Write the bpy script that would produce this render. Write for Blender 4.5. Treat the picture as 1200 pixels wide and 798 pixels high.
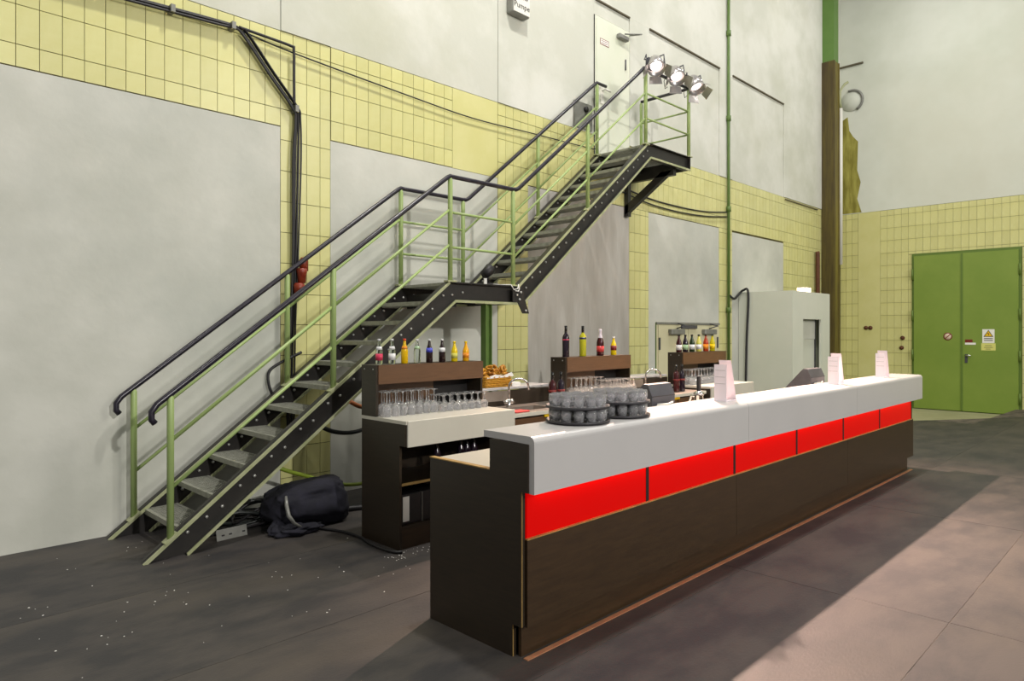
import bpy, bmesh, math, random
from mathutils import Vector, Matrix, noise
random.seed(7)
for o in list(bpy.data.objects): bpy.data.objects.remove(o)
SC = bpy.context.scene
COL = SC.collection
PI = math.pi
def lin(c):
    r = []
    for v in c[:3]:
        v = v/255.0
        r.append(v/12.92 if v <= 0.04045 else ((v+0.055)/1.055)**2.4)
    return r
# ------------------------------------------------------------------ camera
F_PX, HORIZON, AZ = 802.5, 388.5, math.atan2(795, 802.5)
cd = bpy.data.cameras.new('camera'); cam = bpy.data.objects.new('camera', cd); COL.objects.link(cam)
cam.location = (0, 0, 1.65); cam.rotation_euler = (PI/2, 0, AZ-PI/2)
cd.sensor_width = 36; cd.lens = F_PX/1200*36; cd.shift_y = -(399-HORIZON)/1200
cd.clip_end = 200
SC.camera = cam
# ------------------------------------------------------------------ world, lamps, exposure
w = bpy.data.worlds.new('hall'); SC.world = w; w.use_nodes = True
bg = w.node_tree.nodes['Background']; bg.inputs[0].default_value = (1.0, 0.99, 0.965, 1); bg.inputs[1].default_value = 0.27
SC.view_settings.view_transform = 'Standard'; SC.view_settings.look = 'None'
SC.view_settings.exposure = 0.0; SC.view_settings.gamma = 1.0; SC.view_settings.use_curve_mapping = False
SC.cycles.transparent_max_bounces = 24
def area(name, loc, target, size, energy, color=(1, 1, 1), size_y=None):
    l = bpy.data.lights.new(name, 'AREA'); l.energy = energy; l.color = color; l.size = size
    if size_y: l.shape = 'RECTANGLE'; l.size_y = size_y
    o = bpy.data.objects.new(name, l); COL.objects.link(o); o.location = loc
    o.rotation_euler = (Vector(target)-Vector(loc)).to_track_quat('-Z', 'Y').to_euler()
    return o
for lx, e in ((-1.0, 150), (4.3, 430), (9.5, 170), (14.5, 150)):      # hall lamps high under the roof
    area('hall_lamp', (lx, 3.0, 10.5), (lx, 3.3, 0), 0.5, e*1.0, (1.0, 0.97, 0.91))
area('flood_lamp', (1.4, -10.0, 6.0), (5.5, 6.2, 2.2), 0.3, 950, (1.0, 0.97, 0.93))
area('flood_lamp', (9.5, -9.0, 7.5), (12.5, 6.2, 3.2), 4.0, 600, (1.0, 0.96, 0.86))  # added fill, widened so its railing shadow blurs away

# ------------------------------------------------------------------ helpers
ORG = {}
class MB:
    def __init__(s): s.bm = bmesh.new()
    def box(s, x0, x1, y0, y1, z0, z1, M=None, bev=0.0, seg=1):
        vs = [s.bm.verts.new(Vector(p)) for p in ((x0,y0,z0),(x1,y0,z0),(x1,y1,z0),(x0,y1,z0),(x0,y0,z1),(x1,y0,z1),(x1,y1,z1),(x0,y1,z1))]
        fs = [s.bm.faces.new([vs[i] for i in f]) for f in ((0,3,2,1),(4,5,6,7),(0,1,5,4),(1,2,6,5),(2,3,7,6),(3,0,4,7))]
        if bev:
            es = list({e for f in fs for e in f.edges})
            r = bmesh.ops.bevel(s.bm, geom=es, offset=bev, segments=seg, affect='EDGES', profile=0.5)
            vs = list({v for f in r['faces'] for v in f.verts} | {v for v in vs if v.is_valid})
        if M is not None:
            for v in vs: v.co = M @ v.co
        return s
    def prism(s, pts, d0, d1, axis='x', M=None):
        def P(a, b, d): return {'x': (d, a, b), 'y': (a, d, b), 'z': (a, b, d)}[axis]
        A = [s.bm.verts.new(P(a, b, d0)) for a, b in pts]; B = [s.bm.verts.new(P(a, b, d1)) for a, b in pts]
        n = len(pts)
        s.bm.faces.new(A); s.bm.faces.new(B[::-1])
        for i in range(n): s.bm.faces.new((A[i], B[i], B[(i+1) % n], A[(i+1) % n]))
        if M is not None:
            for v in A+B: v.co = M @ v.co
        return s
    def tube(s, pts, r, seg=10, cap=True, closed=False):
        pts = [Vector(p) for p in pts]; n = len(pts); rings = []; up = None
        for i, p in enumerate(pts):
            if closed: t = (pts[(i+1) % n]-pts[i-1]).normalized()
            elif i == 0: t = (pts[1]-p).normalized()
            elif i == n-1: t = (p-pts[i-1]).normalized()
            else: t = ((p-pts[i-1]).normalized()+(pts[i+1]-p).normalized()).normalized()
            if up is None:
                up = Vector((0, 0, 1)) if abs(t.z) < 0.9 else Vector((1, 0, 0))
            sd = t.cross(up).normalized(); up = sd.cross(t).normalized()
            rr = r[i] if isinstance(r, (list, tuple)) else r
            if 0 < i < n-1 and not closed:
                c = (p-pts[i-1]).normalized().dot(t)
                k = 1/max(c, 0.5)
            else: k = 1
            rings.append([s.bm.verts.new(p+(sd*math.cos(2*PI*j/seg)+up*math.sin(2*PI*j/seg))*rr*(k if False else 1)) for j in range(seg)])
        m = n if closed else n-1
        for i in range(m):
            a, b = rings[i], rings[(i+1) % n]
            for j in range(seg):
                f = s.bm.faces.new((a[j], a[(j+1) % seg], b[(j+1) % seg], b[j])); f.smooth = True
        if cap and not closed:
            s.bm.faces.new(rings[0][::-1]); s.bm.faces.new(rings[-1])
        return s
    def lathe(s, prof, c=(0, 0, 0), seg=14, M=None, smooth=True):
        rings = []; allv = []
        for r, z in prof:
            if r < 1e-6: v = [s.bm.verts.new((c[0], c[1], c[2]+z))]
            else: v = [s.bm.verts.new((c[0]+r*math.cos(2*PI*j/seg), c[1]+r*math.sin(2*PI*j/seg), c[2]+z)) for j in range(seg)]
            rings.append(v); allv += v
        for a, b in zip(rings, rings[1:]):
            if len(a) == 1 and len(b) == 1: continue
            for j in range(seg):
                k = (j+1) % seg
                if len(a) == 1: f = s.bm.faces.new((a[0], b[k], b[j]))
                elif len(b) == 1: f = s.bm.faces.new((a[j], a[k], b[0]))
                else: f = s.bm.faces.new((a[j], a[k], b[k], b[j]))
                f.smooth = smooth
        if M is not None:
            for v in allv: v.co = M @ v.co
        return s
def obj(name, mb, m, parent=None, **kw):
    bm = mb.bm if isinstance(mb, MB) else mb
    org = Vector(ORG.get(parent, (0, 0, 0))) if parent is not None else Vector((0, 0, 0))
    if org.length: bmesh.ops.translate(bm, verts=bm.verts, vec=-org)
    bmesh.ops.recalc_face_normals(bm, faces=bm.faces)
    me = bpy.data.meshes.new(name); bm.to_mesh(me); bm.free()
    me.materials.append(m)
    o = bpy.data.objects.new(name, me); COL.objects.link(o)
    if parent is not None: o.parent = parent
    ORG[o] = tuple(org)
    for k, v in kw.items(): o[k] = v
    return o
def single(name, mb, m, loc, label, cat, group=None):
    """a thing that is one mesh; its shape is given about its own base"""
    o = obj(name, mb, m); o.location = loc; o['label'] = label; o['category'] = cat
    if group: o['group'] = group
    ORG[o] = tuple(loc); return o
def thing(name, loc, label, cat, group=None):
    o = bpy.data.objects.new(name, None); COL.objects.link(o); o.location = loc; o.empty_display_size = 0.1
    o['label'] = label; o['category'] = cat
    if group: o['group'] = group
    ORG[o] = tuple(loc); return o
def copy_tree(o, parent=None):
    c = o.copy(); COL.objects.link(c); ORG[c] = ORG.get(o, (0, 0, 0))
    if parent is not None: c.parent = parent
    for ch in [x for x in o.children]: copy_tree(ch, c)
    return c
def text_bm(s, size, ext):
    cu = bpy.data.curves.new('lettering', 'FONT'); cu.body = s; cu.size = size; cu.extrude = ext; cu.align_x = 'CENTER'; cu.resolution_u = 2
    o = bpy.data.objects.new('lettering', cu); COL.objects.link(o)
    dg = bpy.context.evaluated_depsgraph_get(); dg.update()
    me = bpy.data.meshes.new_from_object(o.evaluated_get(dg)); bpy.data.objects.remove(o)
    bm = bmesh.new(); bm.from_mesh(me); bpy.data.meshes.remove(me); return bm
# ------------------------------------------------------------------ materials
def mat(name, c1, c2=None, rough=0.6, metal=0.0, scale=3.0, detail=4.0, bump=0.0, bscale=None, lo=0.35, hi=0.65, stretch=None, rand=0.0, spec=0.5, c3=None, gen='Object'):
    m = bpy.data.materials.new(name); m.use_nodes = True; nt = m.node_tree; N = nt.nodes; L = nt.links
    b = N['Principled BSDF']; b.inputs['Roughness'].default_value = rough; b.inputs['Metallic'].default_value = metal
    b.inputs['Specular IOR Level'].default_value = spec
    c1 = lin(c1); c2 = lin(c2) if c2 else c1
    tc = N.new('ShaderNodeTexCoord'); mp = N.new('ShaderNodeMapping'); L.new(tc.outputs[gen], mp.inputs[0])
    if stretch: mp.inputs['Scale'].default_value = stretch
    nz = N.new('ShaderNodeTexNoise'); nz.inputs['Scale'].default_value = scale; nz.inputs['Detail'].default_value = detail; nz.inputs['Roughness'].default_value = 0.6
    L.new(mp.outputs[0], nz.inputs['Vector'])
    rp = N.new('ShaderNodeValToRGB'); rp.color_ramp.elements[0].position = lo; rp.color_ramp.elements[1].position = hi
    rp.color_ramp.elements[0].color = (*c1, 1); rp.color_ramp.elements[1].color = (*c2, 1)
    L.new(nz.outputs['Fac'], rp.inputs[0]); out = rp.outputs[0]
    if c3:
        n2 = N.new('ShaderNodeTexNoise'); n2.inputs['Scale'].default_value = scale*0.23; n2.inputs['Detail'].default_value = 6; n2.inputs['Roughness'].default_value = 0.65
        L.new(mp.outputs[0], n2.inputs['Vector'])
        r2 = N.new('ShaderNodeValToRGB'); r2.color_ramp.elements[0].position = 0.48; r2.color_ramp.elements[1].position = 0.72
        L.new(n2.outputs['Fac'], r2.inputs[0])
        mx = N.new('ShaderNodeMix'); mx.data_type = 'RGBA'; L.new(r2.outputs[0], mx.inputs[0]); L.new(out, mx.inputs[6]); mx.inputs[7].default_value = (*lin(c3), 1); out = mx.outputs[2]
    if rand:
        oi = N.new('ShaderNodeObjectInfo'); ge = N.new('ShaderNodeNewGeometry')
        ad = N.new('ShaderNodeMath'); ad.operation = 'ADD'; L.new(oi.outputs['Random'], ad.inputs[0]); L.new(ge.outputs['Random Per Island'], ad.inputs[1])
        fr = N.new('ShaderNodeMath'); fr.operation = 'FRACT'; L.new(ad.outputs[0], fr.inputs[0])
        mr = N.new('ShaderNodeMapRange'); mr.inputs['To Min'].default_value = 1-rand; mr.inputs['To Max'].default_value = 1+rand; L.new(fr.outputs[0], mr.inputs['Value'])
        hs = N.new('ShaderNodeHueSaturation'); L.new(mr.outputs[0], hs.inputs['Value']); L.new(out, hs.inputs['Color']); out = hs.outputs[0]
    L.new(out, b.inputs['Base Color'])
    if bump:
        bn = N.new('ShaderNodeTexNoise'); bn.inputs['Scale'].default_value = bscale or scale*6; bn.inputs['Detail'].default_value = 5; L.new(mp.outputs[0], bn.inputs['Vector'])
        bp = N.new('ShaderNodeBump'); bp.inputs['Strength'].default_value = bump; bp.inputs['Distance'].default_value = 0.01; L.new(bn.outputs['Fac'], bp.inputs['Height']); L.new(bp.outputs[0], b.inputs['Normal'])
    return m
def thin_glass(name, tint=(1, 1, 1), ior=1.45, tr=1.0):
    m = bpy.data.materials.new(name); m.use_nodes = True; nt = m.node_tree; N = nt.nodes; L = nt.links
    b = N['Principled BSDF']; b.inputs['Base Color'].default_value = (*tint, 1); b.inputs['Transmission Weight'].default_value = tr
    b.inputs['Roughness'].default_value = 0.02; b.inputs['IOR'].default_value = ior
    return m
def emis(name, c, strength, base=None, rough=0.3):
    m = mat(name, base or c, rough=rough); b = m.node_tree.nodes['Principled BSDF']
    b.inputs['Emission Color'].default_value = (*lin(c), 1); b.inputs['Emission Strength'].default_value = strength; return m
M = {}
M['plaster'] = mat('grey_plaster', (188, 189, 178), (204, 204, 194), rough=0.75, scale=1.3, bump=0.25, bscale=9, c3=(176, 179, 170))
M['plaster_dirty'] = mat('streaked_plaster', (176, 172, 163), (196, 193, 186), rough=0.75, scale=1.6, detail=7, bump=0.25, bscale=9, stretch=(2.2, 1, 0.45), c3=(160, 153, 143))
M['upper'] = mat('white_plaster', (198, 199, 187), (214, 214, 205), rough=0.8, scale=0.9, detail=7, bump=0.25, bscale=7, c3=(184, 185, 164), lo=0.4, hi=0.6)
M['upper_right'] = mat('white_plaster_right', (202, 206, 192), (216, 219, 208), rough=0.8, scale=0.6, bump=0.2, bscale=5, c3=(205, 205, 190))
M['tile'] = mat('yellow_tile', (205, 201, 135), (211, 208, 147), rough=0.28, scale=5, rand=0.05, spec=0.45)
M['tile_paint'] = mat('yellow_paint', (205, 201, 134), (211, 207, 145), rough=0.5, scale=2)
M['grout'] = mat('dark_grout', (74, 70, 34), (96, 88, 50), rough=0.9, scale=8)
M['floor'] = mat('floor_board', (44, 42, 43), (65, 60, 57), rough=0.6, scale=2.6, detail=12, bump=0.15, bscale=60, rand=0.04, c3=(74, 67, 59), lo=0.4, hi=0.6, stretch=(0.7, 1.4, 1))
M['joint'] = mat('floor_joint', (112, 102, 90), (52, 48, 45), rough=0.8, scale=5)
M['concrete'] = mat('pale_concrete', (150, 150, 112), (166, 164, 128), rough=0.8, scale=2)
M['green_rail'] = mat('green_rail_paint', (150, 172, 104), (158, 178, 114), rough=0.4, scale=6)
M['pale_edge'] = mat('pale_green_edge', (150, 156, 112), (168, 170, 136), rough=0.5, scale=9)
M['steel'] = mat('black_steel', (31, 29, 27), (41, 38, 35), rough=0.42, scale=7)
M['handrail'] = mat('black_handrail', (28, 25, 34), (44, 40, 52), rough=0.28, scale=30)
M['grate'] = mat('galvanised_grate', (138, 139, 126), (160, 160, 148), rough=0.5, metal=0.3, scale=20)
M['bolt'] = mat('bolt_steel', (190, 190, 185), rough=0.35, metal=0.6)
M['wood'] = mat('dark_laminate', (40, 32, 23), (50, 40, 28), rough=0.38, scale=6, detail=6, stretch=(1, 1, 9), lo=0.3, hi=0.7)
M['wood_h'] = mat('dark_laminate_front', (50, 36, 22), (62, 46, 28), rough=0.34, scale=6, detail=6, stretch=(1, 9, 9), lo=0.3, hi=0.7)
M['wood_lit'] = mat('dark_laminate_lit', (92, 66, 45), (106, 76, 52), rough=0.34, scale=6, detail=6, stretch=(1, 9, 9), lo=0.3, hi=0.7)  # dark laminate lightened, lamp light on the hutch fronts put into the colour
M['edge'] = mat('raw_board_edge', (150, 120, 66), (170, 138, 80), rough=0.6, scale=12)
M['copper'] = mat('floor_strip', (158, 108, 78), (176, 124, 90), rough=0.45, scale=8)
M['white'] = mat('white_counter', (184, 182, 181), (187, 185, 184), rough=0.3, scale=2)
M['cream'] = mat('cream_laminate', (200, 196, 182), (206, 202, 188), rough=0.3, scale=2)
M['red'] = emis('red_lit_panel', (255, 4, 2), 0.42, base=(140, 2, 1), rough=0.4)
M['red'].node_tree.nodes['Principled BSDF'].inputs['Specular IOR Level'].default_value = 0.12
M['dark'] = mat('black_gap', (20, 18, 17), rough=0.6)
M['door_green'] = mat('green_door', (120, 144, 56), (128, 150, 62), rough=0.45, scale=1.5)
M['door_trim'] = mat('dark_green_trim', (92, 116, 44), (98, 122, 50), rough=0.45, scale=3)
M['pale_door'] = mat('pale_green_door', (212, 216, 196), (218, 220, 204), rough=0.5, scale=2)
M['cream_door'] = mat('cream_door', (206, 200, 164), (212, 206, 172), rough=0.5, scale=2)
M['column'] = mat('weathered_olive', (110, 98, 30), (86, 74, 34), rough=0.6, scale=3, detail=8, stretch=(6, 6, 0.5), lo=0.3, hi=0.7, c3=(134, 122, 42))
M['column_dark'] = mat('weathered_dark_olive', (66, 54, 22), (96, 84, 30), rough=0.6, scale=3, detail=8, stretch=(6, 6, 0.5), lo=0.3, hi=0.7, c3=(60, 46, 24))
M['column_green'] = mat('green_column', (88, 122, 54), (94, 128, 58), rough=0.5, scale=3)
M['stain'] = mat('olive_stain', (120, 112, 34), (164, 158, 74), rough=0.7, scale=2.2, detail=8, stretch=(3, 3, 0.6), lo=0.4, hi=0.62)
M['pipe_green'] = mat('green_pipe', (84, 112, 50), (94, 120, 58), rough=0.45, scale=6)
M['grey'] = mat('grey_metal', (122, 122, 116), (136, 136, 130), rough=0.4, metal=0.2, scale=10)
M['dark_grey'] = mat('dark_grey_plastic', (66, 66, 72), (74, 74, 80), rough=0.4, scale=10)
M['chrome'] = mat('chrome', (214, 214, 214), rough=0.12, metal=1.0)
M['alu'] = mat('aluminium_can', (176, 172, 170), (190, 186, 184), rough=0.3, metal=0.8, scale=12)
M['lens'] = emis('lamp_lens', (255, 236, 228), 3.0)
M['rubber'] = mat('black_rubber', (26, 24, 26), (34, 32, 34), rough=0.5, scale=10)
M['fabric'] = mat('black_fabric', (20, 20, 30), (30, 29, 42), rough=0.9, scale=9, bump=0.6, bscale=14)
M['white_paint'] = mat('white_paint', (226, 224, 214), rough=0.5)
M['box'] = mat('pale_grey_box', (206, 209, 194), (213, 214, 200), rough=0.6, scale=1.2)
M['ledge'] = mat('dark_ledge', (84, 76, 58), (100, 92, 72), rough=0.7, scale=9)
M['rust'] = mat('rusty_brown', (84, 48, 28), (102, 60, 36), rough=0.7, scale=9)
M['redplast'] = mat('red_plastic', (116, 34, 16), (140, 52, 24), rough=0.4, scale=20)
M['orange_hose'] = mat('orange_hose', (158, 92, 52), rough=0.5)
M['green_hose'] = mat('green_hose', (136, 156, 44), rough=0.5)
M['black_hose'] = mat('black_hose', (34, 38, 36), rough=0.45)
M['glass'] = thin_glass('clear_glass', (0.97, 0.97, 0.98), 1.45, 0.86)
M['tumbler'] = thin_glass('pressed_glass', (0.93, 0.93, 0.95), 1.45, 0.86)
M['glass_lamp_tint'] = thin_glass('clear_glass_lamp_tint', (0.98, 0.93, 0.9), 1.45, 0.84)  # clear glass with the stage lamps' pink light put into its tint
M['acrylic'] = mat('milky_acrylic', (236, 226, 232), rough=0.25)
M['tray'] = mat('dark_tray', (46, 44, 48), (54, 52, 56), rough=0.45, scale=10)
M['paper'] = mat('white_paper', (236, 234, 228), rough=0.7)
M['yellow'] = mat('yellow_plastic', (226, 186, 20), rough=0.4)
M['redcloth'] = mat('red_cloth', (196, 60, 56), rough=0.8)
M['wicker'] = mat('wicker', (176, 122, 22), (206, 150, 40), rough=0.6, scale=40)
M['snack'] = mat('golden_snack', (206, 150, 22), (150, 88, 16), rough=0.45, scale=26)
M['black_ink'] = mat('black_ink', (30, 30, 30), rough=0.5)
M['sign_yellow'] = mat('sign_yellow', (232, 190, 20), rough=0.4)
M['note'] = mat('pale_yellow_note', (216, 214, 120), rough=0.5)
M['sign_red'] = mat('sign_dark_red', (120, 30, 26), rough=0.5)
M['sign_pink'] = mat('sign_pale', (222, 200, 176), rough=0.5)
M['steelwork'] = mat('sink_steel', (150, 140, 130), (166, 156, 146), rough=0.3, metal=0.5, scale=8)
def colour(n, c, rough=0.12): M[n] = mat(n, c, rough=rough)
for n, c in dict(soda_yellow=(222, 178, 6), soda_lemon=(226, 196, 10), soda_orange=(232, 168, 14), cola=(38, 20, 20), wine_dark=(34, 24, 36), wine_red=(58, 16, 20), green_bottle=(34, 52, 26),
                 white_wine=(176, 172, 34), pale_soda=(206, 200, 96), red_soda=(170, 58, 26), lime_soda=(190, 180, 18), label_white=(222, 222, 222), label_blue=(74, 80, 196), label_pink=(206, 60, 90),
                 label_green=(160, 190, 150), cap_red=(200, 60, 30), cap_silver=(200, 200, 200), cap_black=(26, 24, 24), label_redwhite=(210, 70, 70), label_orange=(226, 140, 40), label_darkblue=(40, 44, 80), foil=(206, 196, 204)).items(): colour(n, c)

# ================================================================== SETTING
YW = 6.21                                  # face of the long tiled wall
XR = 17.88                                 # face of the far wall
# ---- floor
fl = obj('floor', MB().box(-4, XR+0.3, -8, 6.4, -0.33, -0.13), M['concrete'], kind='structure')
deck_poly = [(-4, -8), (XR, -8), (XR, 2.62), (15.68, 2.71), (14.2, 3.67), (12.3, 4.9), (12.3, 6.215), (-4, 6.215)]
obj('floor_deck', MB().prism(deck_poly, -0.13, -0.002, 'z'), M['joint'], fl)
yseams = [-8, -6.47, -5.23, -3.99, -2.75, -1.51, -0.27, 0.97, 2.21, 3.44, 4.70, 6.213]
xseams = [-4, -0.5, 4.5, 7.0, 9.5, 12.0, 14.5, XR]
cache = {}
def inside(x, y):
    if x <= 12.3: return True
    if x <= 14.2: return y < 4.9-(x-12.3)*(4.9-3.67)/1.9
    if x <= 15.68: return y < 3.67-(x-14.2)*(3.67-2.71)/1.48
    return y < 2.71-(x-15.68)*0.09/2.2
for xa, xb in zip(xseams, xseams[1:]):
    for ya, yb in zip(yseams, yseams[1:]):
        cor = [(xa, ya), (xb, ya), (xb, yb), (xa, yb)]
        g = 0.002
        if all(inside(x, y) for x, y in cor):
            k = (round(xb-xa, 3), round(yb-ya, 3))
            if k not in cache:
                o = obj('floor_panel', MB().box(g, k[0]-g, g, k[1]-g, -0.0019, 0), M['floor'], fl); cache[k] = o.data
            else:
                o = bpy.data.objects.new('floor_panel', cache[k]); COL.objects.link(o); o.parent = fl
            o.location = (xa, ya, 0)
        elif any(inside(x, y) for x, y in cor) or (xa < 14.2 < xb and ya < 3.6):
            # cut the board along the edge of the raised floor
            poly = cor
            for (p, q) in (((12.3, 4.9), (14.2, 3.67)), ((14.2, 3.67), (15.68, 2.71)), ((15.68, 2.71), (XR, 2.62))):
                nx, ny = (q[1]-p[1]), -(q[0]-p[0])
                if nx*(0-p[0])+ny*(0-p[1]) < 0: nx, ny = -nx, -ny
                out = []
                for i in range(len(poly)):
                    a, b = poly[i], poly[(i+1) % len(poly)]
                    da = nx*(a[0]-p[0])+ny*(a[1]-p[1]); db = nx*(b[0]-p[0])+ny*(b[1]-p[1])
                    if da >= 0: out.append(a)
                    if da*db < 0:
                        t = da/(da-db); out.append((a[0]+t*(b[0]-a[0]), a[1]+t*(b[1]-a[1])))
                if p[0] < xb and q[0] > xa: poly = out
                if len(poly) < 3: break
            if len(poly) >= 3:
                o = obj('floor_panel', MB().prism(poly, -0.0019, 0, 'z'), M['floor'], fl)
# ---- long wall
ZT = 4.54
PIL = [(3.108, 3.645), (6.01, 6.57), (8.86, 9.40), (11.72, 12.23), (14.55, 18.1)]      # tiled pillars
wl = obj('wall_left', MB().box(-4, 18.2, YW+0.012, YW+0.3, -0.13, 11), M['grout'], kind='structure')
def plaster(name, x0, x1, z0, z1, m, y0, y1=None, parent=None):
    return obj(name, MB().box(x0, x1, y0, y1 or YW+0.0125, z0, z1), m, parent or wl)
plaster('plaster_panel', -4, 3.106, -0.13, 3.618, M['plaster'], YW+0.002)
plaster('plaster_panel', 3.648, 6.008, -0.13, 3.588, M['plaster'], YW+0.002)
plaster('plaster_panel', 6.572, 8.858, -0.13, 3.572, M['plaster_dirty'], YW+0.002)
plaster('plaster_panel', 9.402, 11.718, 1.80, 3.57, M['plaster'], YW+0.002)
plaster('plaster_panel', 12.232, 14.548, -0.13, 3.545, M['plaster'], YW+0.002)
plaster('plaster_panel', 9.402, 9.60, -0.13, 1.80, M['plaster'], YW+0.002)
# upper wall: pillars and lintels stand proud of the infill
LED = 6.53
for a, b in PIL: plaster('plaster_pillar', a+0.002, b-0.002, ZT+0.003, LED, M['upper'], YW-0.012)
plaster('plaster_lintel', -4, 18.0, LED+0.001, 11, M['upper'], YW-0.012)
prev = -4
for i, (a, b) in enumerate(PIL):
    if i == 2: plaster('plaster_infill', prev, 7.975, ZT+0.003, LED-0.002, M['upper'], YW+0.002)
    elif prev < a: plaster('plaster_infill', prev+0.002, a-0.002, ZT+0.003, LED-0.004, M['upper'], YW-0.002 if i < 2 else YW+0.004)
    prev = b
plaster('plaster_infill', 7.977, 8.858, 6.31, LED-0.004, M['upper'], YW+0.002)
for a, b in ((8.0, 8.85), (9.40, 11.72), (12.23, 14.53)):
    obj('ledge', MB().box(a, b, YW-0.03, YW+0.002, LED-0.014, LED+0.006), M['ledge'], wl)
obj('ledge', MB().box(14.6, 16.4, YW-0.03, YW-0.01, ZT-0.055, ZT-0.035), M['ledge'], wl)
obj('paint_patch', MB().box(5.268, 6.006, YW-0.001, YW+0.0125, 3.59, 4.538), M['tile_paint'], wl)
# tiles
TP, TR = 0.1487, 0.2965
def proj(x, y, z):
    c, s = math.cos(AZ), math.sin(AZ)
    d = x*c+y*s; r = x*s-y*c
    if d < 0.5: return None
    return 600+F_PX*r/d, HORIZON-F_PX*(z-1.65)/d, d
zrow = [4.385-TR*k for k in range(16)]
rows = [(4.386, ZT)]+[(zrow[k+1]+0.001, zrow[k]) for k in range(15)]
def cells(xs, zlo, zhi):
    for xa, xb in zip(xs, xs[1:]):
        for za, zb in rows:
            a, b = max(za, zlo), min(zb, zhi)
            if b-a > 0.03 and xb-xa > 0.03: yield (xa, xb, a, b)
def grid(x0, x1, ph):
    k0 = math.ceil((x0-ph)/TP+1e-3); xs = [x0]; x = ph+k0*TP
    while x < x1-0.03: xs.append(x); x += TP
    xs.append(x1); return xs
tl = []
tl += cells(grid(-0.4, 3.108, 1.021), 3.625, ZT)
tl += cells([3.108, 3.237, 3.382, 3.529, 3.645], -0.1, ZT)
tl += cells(grid(3.645, 5.265, 3.652), 3.595, ZT)
tl += cells([6.014, 6.15, 6.29, 6.43, 6.57], -0.1, ZT)
tl += cells(grid(6.57, 16.68, 6.57), 3.58, ZT)
tl += cells(grid(8.86, 9.40, 8.86), -0.1, 3.58)
tl += cells(grid(11.72, 12.23, 11.72), -0.1, 3.58)
tl += cells(grid(14.55, 17.86, 14.55), -0.1, 3.58)
tl += cells(grid(16.68, 17.86, 16.68), 3.58, ZT)
def lay_tiles(wall, items, place, name='wall_tile'):
    """items: (a, b, z0, z1, screen size); the 300 largest are objects, the rest one part"""
    items.sort(key=lambda t: -t[4]); g = 0.0026; cache = {}
    for a, b, z0, z1, s in items[:300]:
        k = (round(b-a, 3), round(z1-z0, 3))
        if k not in cache:
            o = obj(name, place(MB(), 0, k[0]-2*g, 0, k[1]-2*g), M['tile'], wall); cache[k] = o.data
        else:
            o = bpy.data.objects.new(name, cache[k]); COL.objects.link(o); o.parent = wall
        o.location = place(None, a+g, 0, z0+g, 0)
    mb = MB()
    for a, b, z0, z1, s in items[300:]:
        m2 = place(MB(), 0, b-a-2*g, 0, z1-z0-2*g); off = Vector(place(None, a+g, 0, z0+g, 0))
        vm = {v: mb.bm.verts.new(v.co+off) for v in m2.bm.verts}
        for f in m2.bm.faces: mb.bm.faces.new([vm[v] for v in f.verts])
        m2.bm.free()
    if len(items) > 300: obj('far_tiles', mb, M['tile'], wall, kind='stuff')
def place_left(mb, x0, x1, z0, z1):
    if mb is None: return (x0, YW, z0)
    return mb.box(0, x1, 0, 0.013, 0, z1)
def score(p, q):
    a, b = proj(*p), proj(*q)
    if not a or not b: return 0
    if max(a[0], b[0]) < 0 or min(a[0], b[0]) > 1200 or max(a[1], b[1]) < 0 or min(a[1], b[1]) > 798: return 0
    return abs(a[0]-b[0])*abs(a[1]-b[1])
lay_tiles(wl, [(x0, x1, z0, z1, score((x0, YW, z0), (x1, YW, z1))) for x0, x1, z0, z1 in tl], place_left)
# ---- far wall
wr = obj('wall_right', MB().box(XR+0.012, XR+0.3, -8, YW+0.3, -0.13, 11), M['grout'], kind='structure')
obj('plaster_infill', MB().box(XR-0.006, XR+0.0125, -8, YW, 4.545, 11), M['upper_right'], wr)
DY0, DY1, DZ = 2.559, 4.57, 3.42
ph = 4.979; ys = [-1.6]
k0 = math.ceil((-1.6-ph)/0.1497+0.01); y = ph+k0*0.1497
while y < 5.42: ys.append(y); y += 0.1497
ys2 = [5.78, 5.92, 6.06, 6.2]
zr = [3.815+0.2965*2-0.2965*k for k in range(16)]
rr = [(zr[0], 4.543)]+[(zr[k+1], zr[k]) for k in range(15)]
items = []
for yy in (ys, ys2):
    for ya, yb in zip(yy, yy[1:]):
        for za, zb in rr:
            za, zb = max(za, -0.13), zb
            if zb-za < 0.03: continue
            fy0, fy1, fz = DY0-0.033, DY1+0.033, DZ+0.033
            if yb > fy0 and ya < fy1 and za < fz:
                if zb > fz+0.004: items.append((ya, yb, fz, zb, 0))
                if ya < fy0-0.008: items.append((ya, fy0, za, min(zb, fz-0.006), 0))
                if yb > fy1+0.008: items.append((fy1, yb, za, min(zb, fz-0.006), 0))
                continue
            items.append((ya, yb, za, zb, 0))
items = [(a, b, c, d, score((XR, a, c), (XR, b, d))) for a, b, c, d, _ in items]
def place_right(mb, x0, x1, z0, z1):
    if mb is None: return (XR, x0, z0)
    return mb.box(0, 0.013, 0, x1, 0, z1)
lay_tiles(wr, items, place_right)
obj('paint_patch', MB().box(XR-0.001, XR+0.0125, ys[-1]+0.003, 5.777, -0.13, 4.543), M['tile_paint'], wr)
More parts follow.
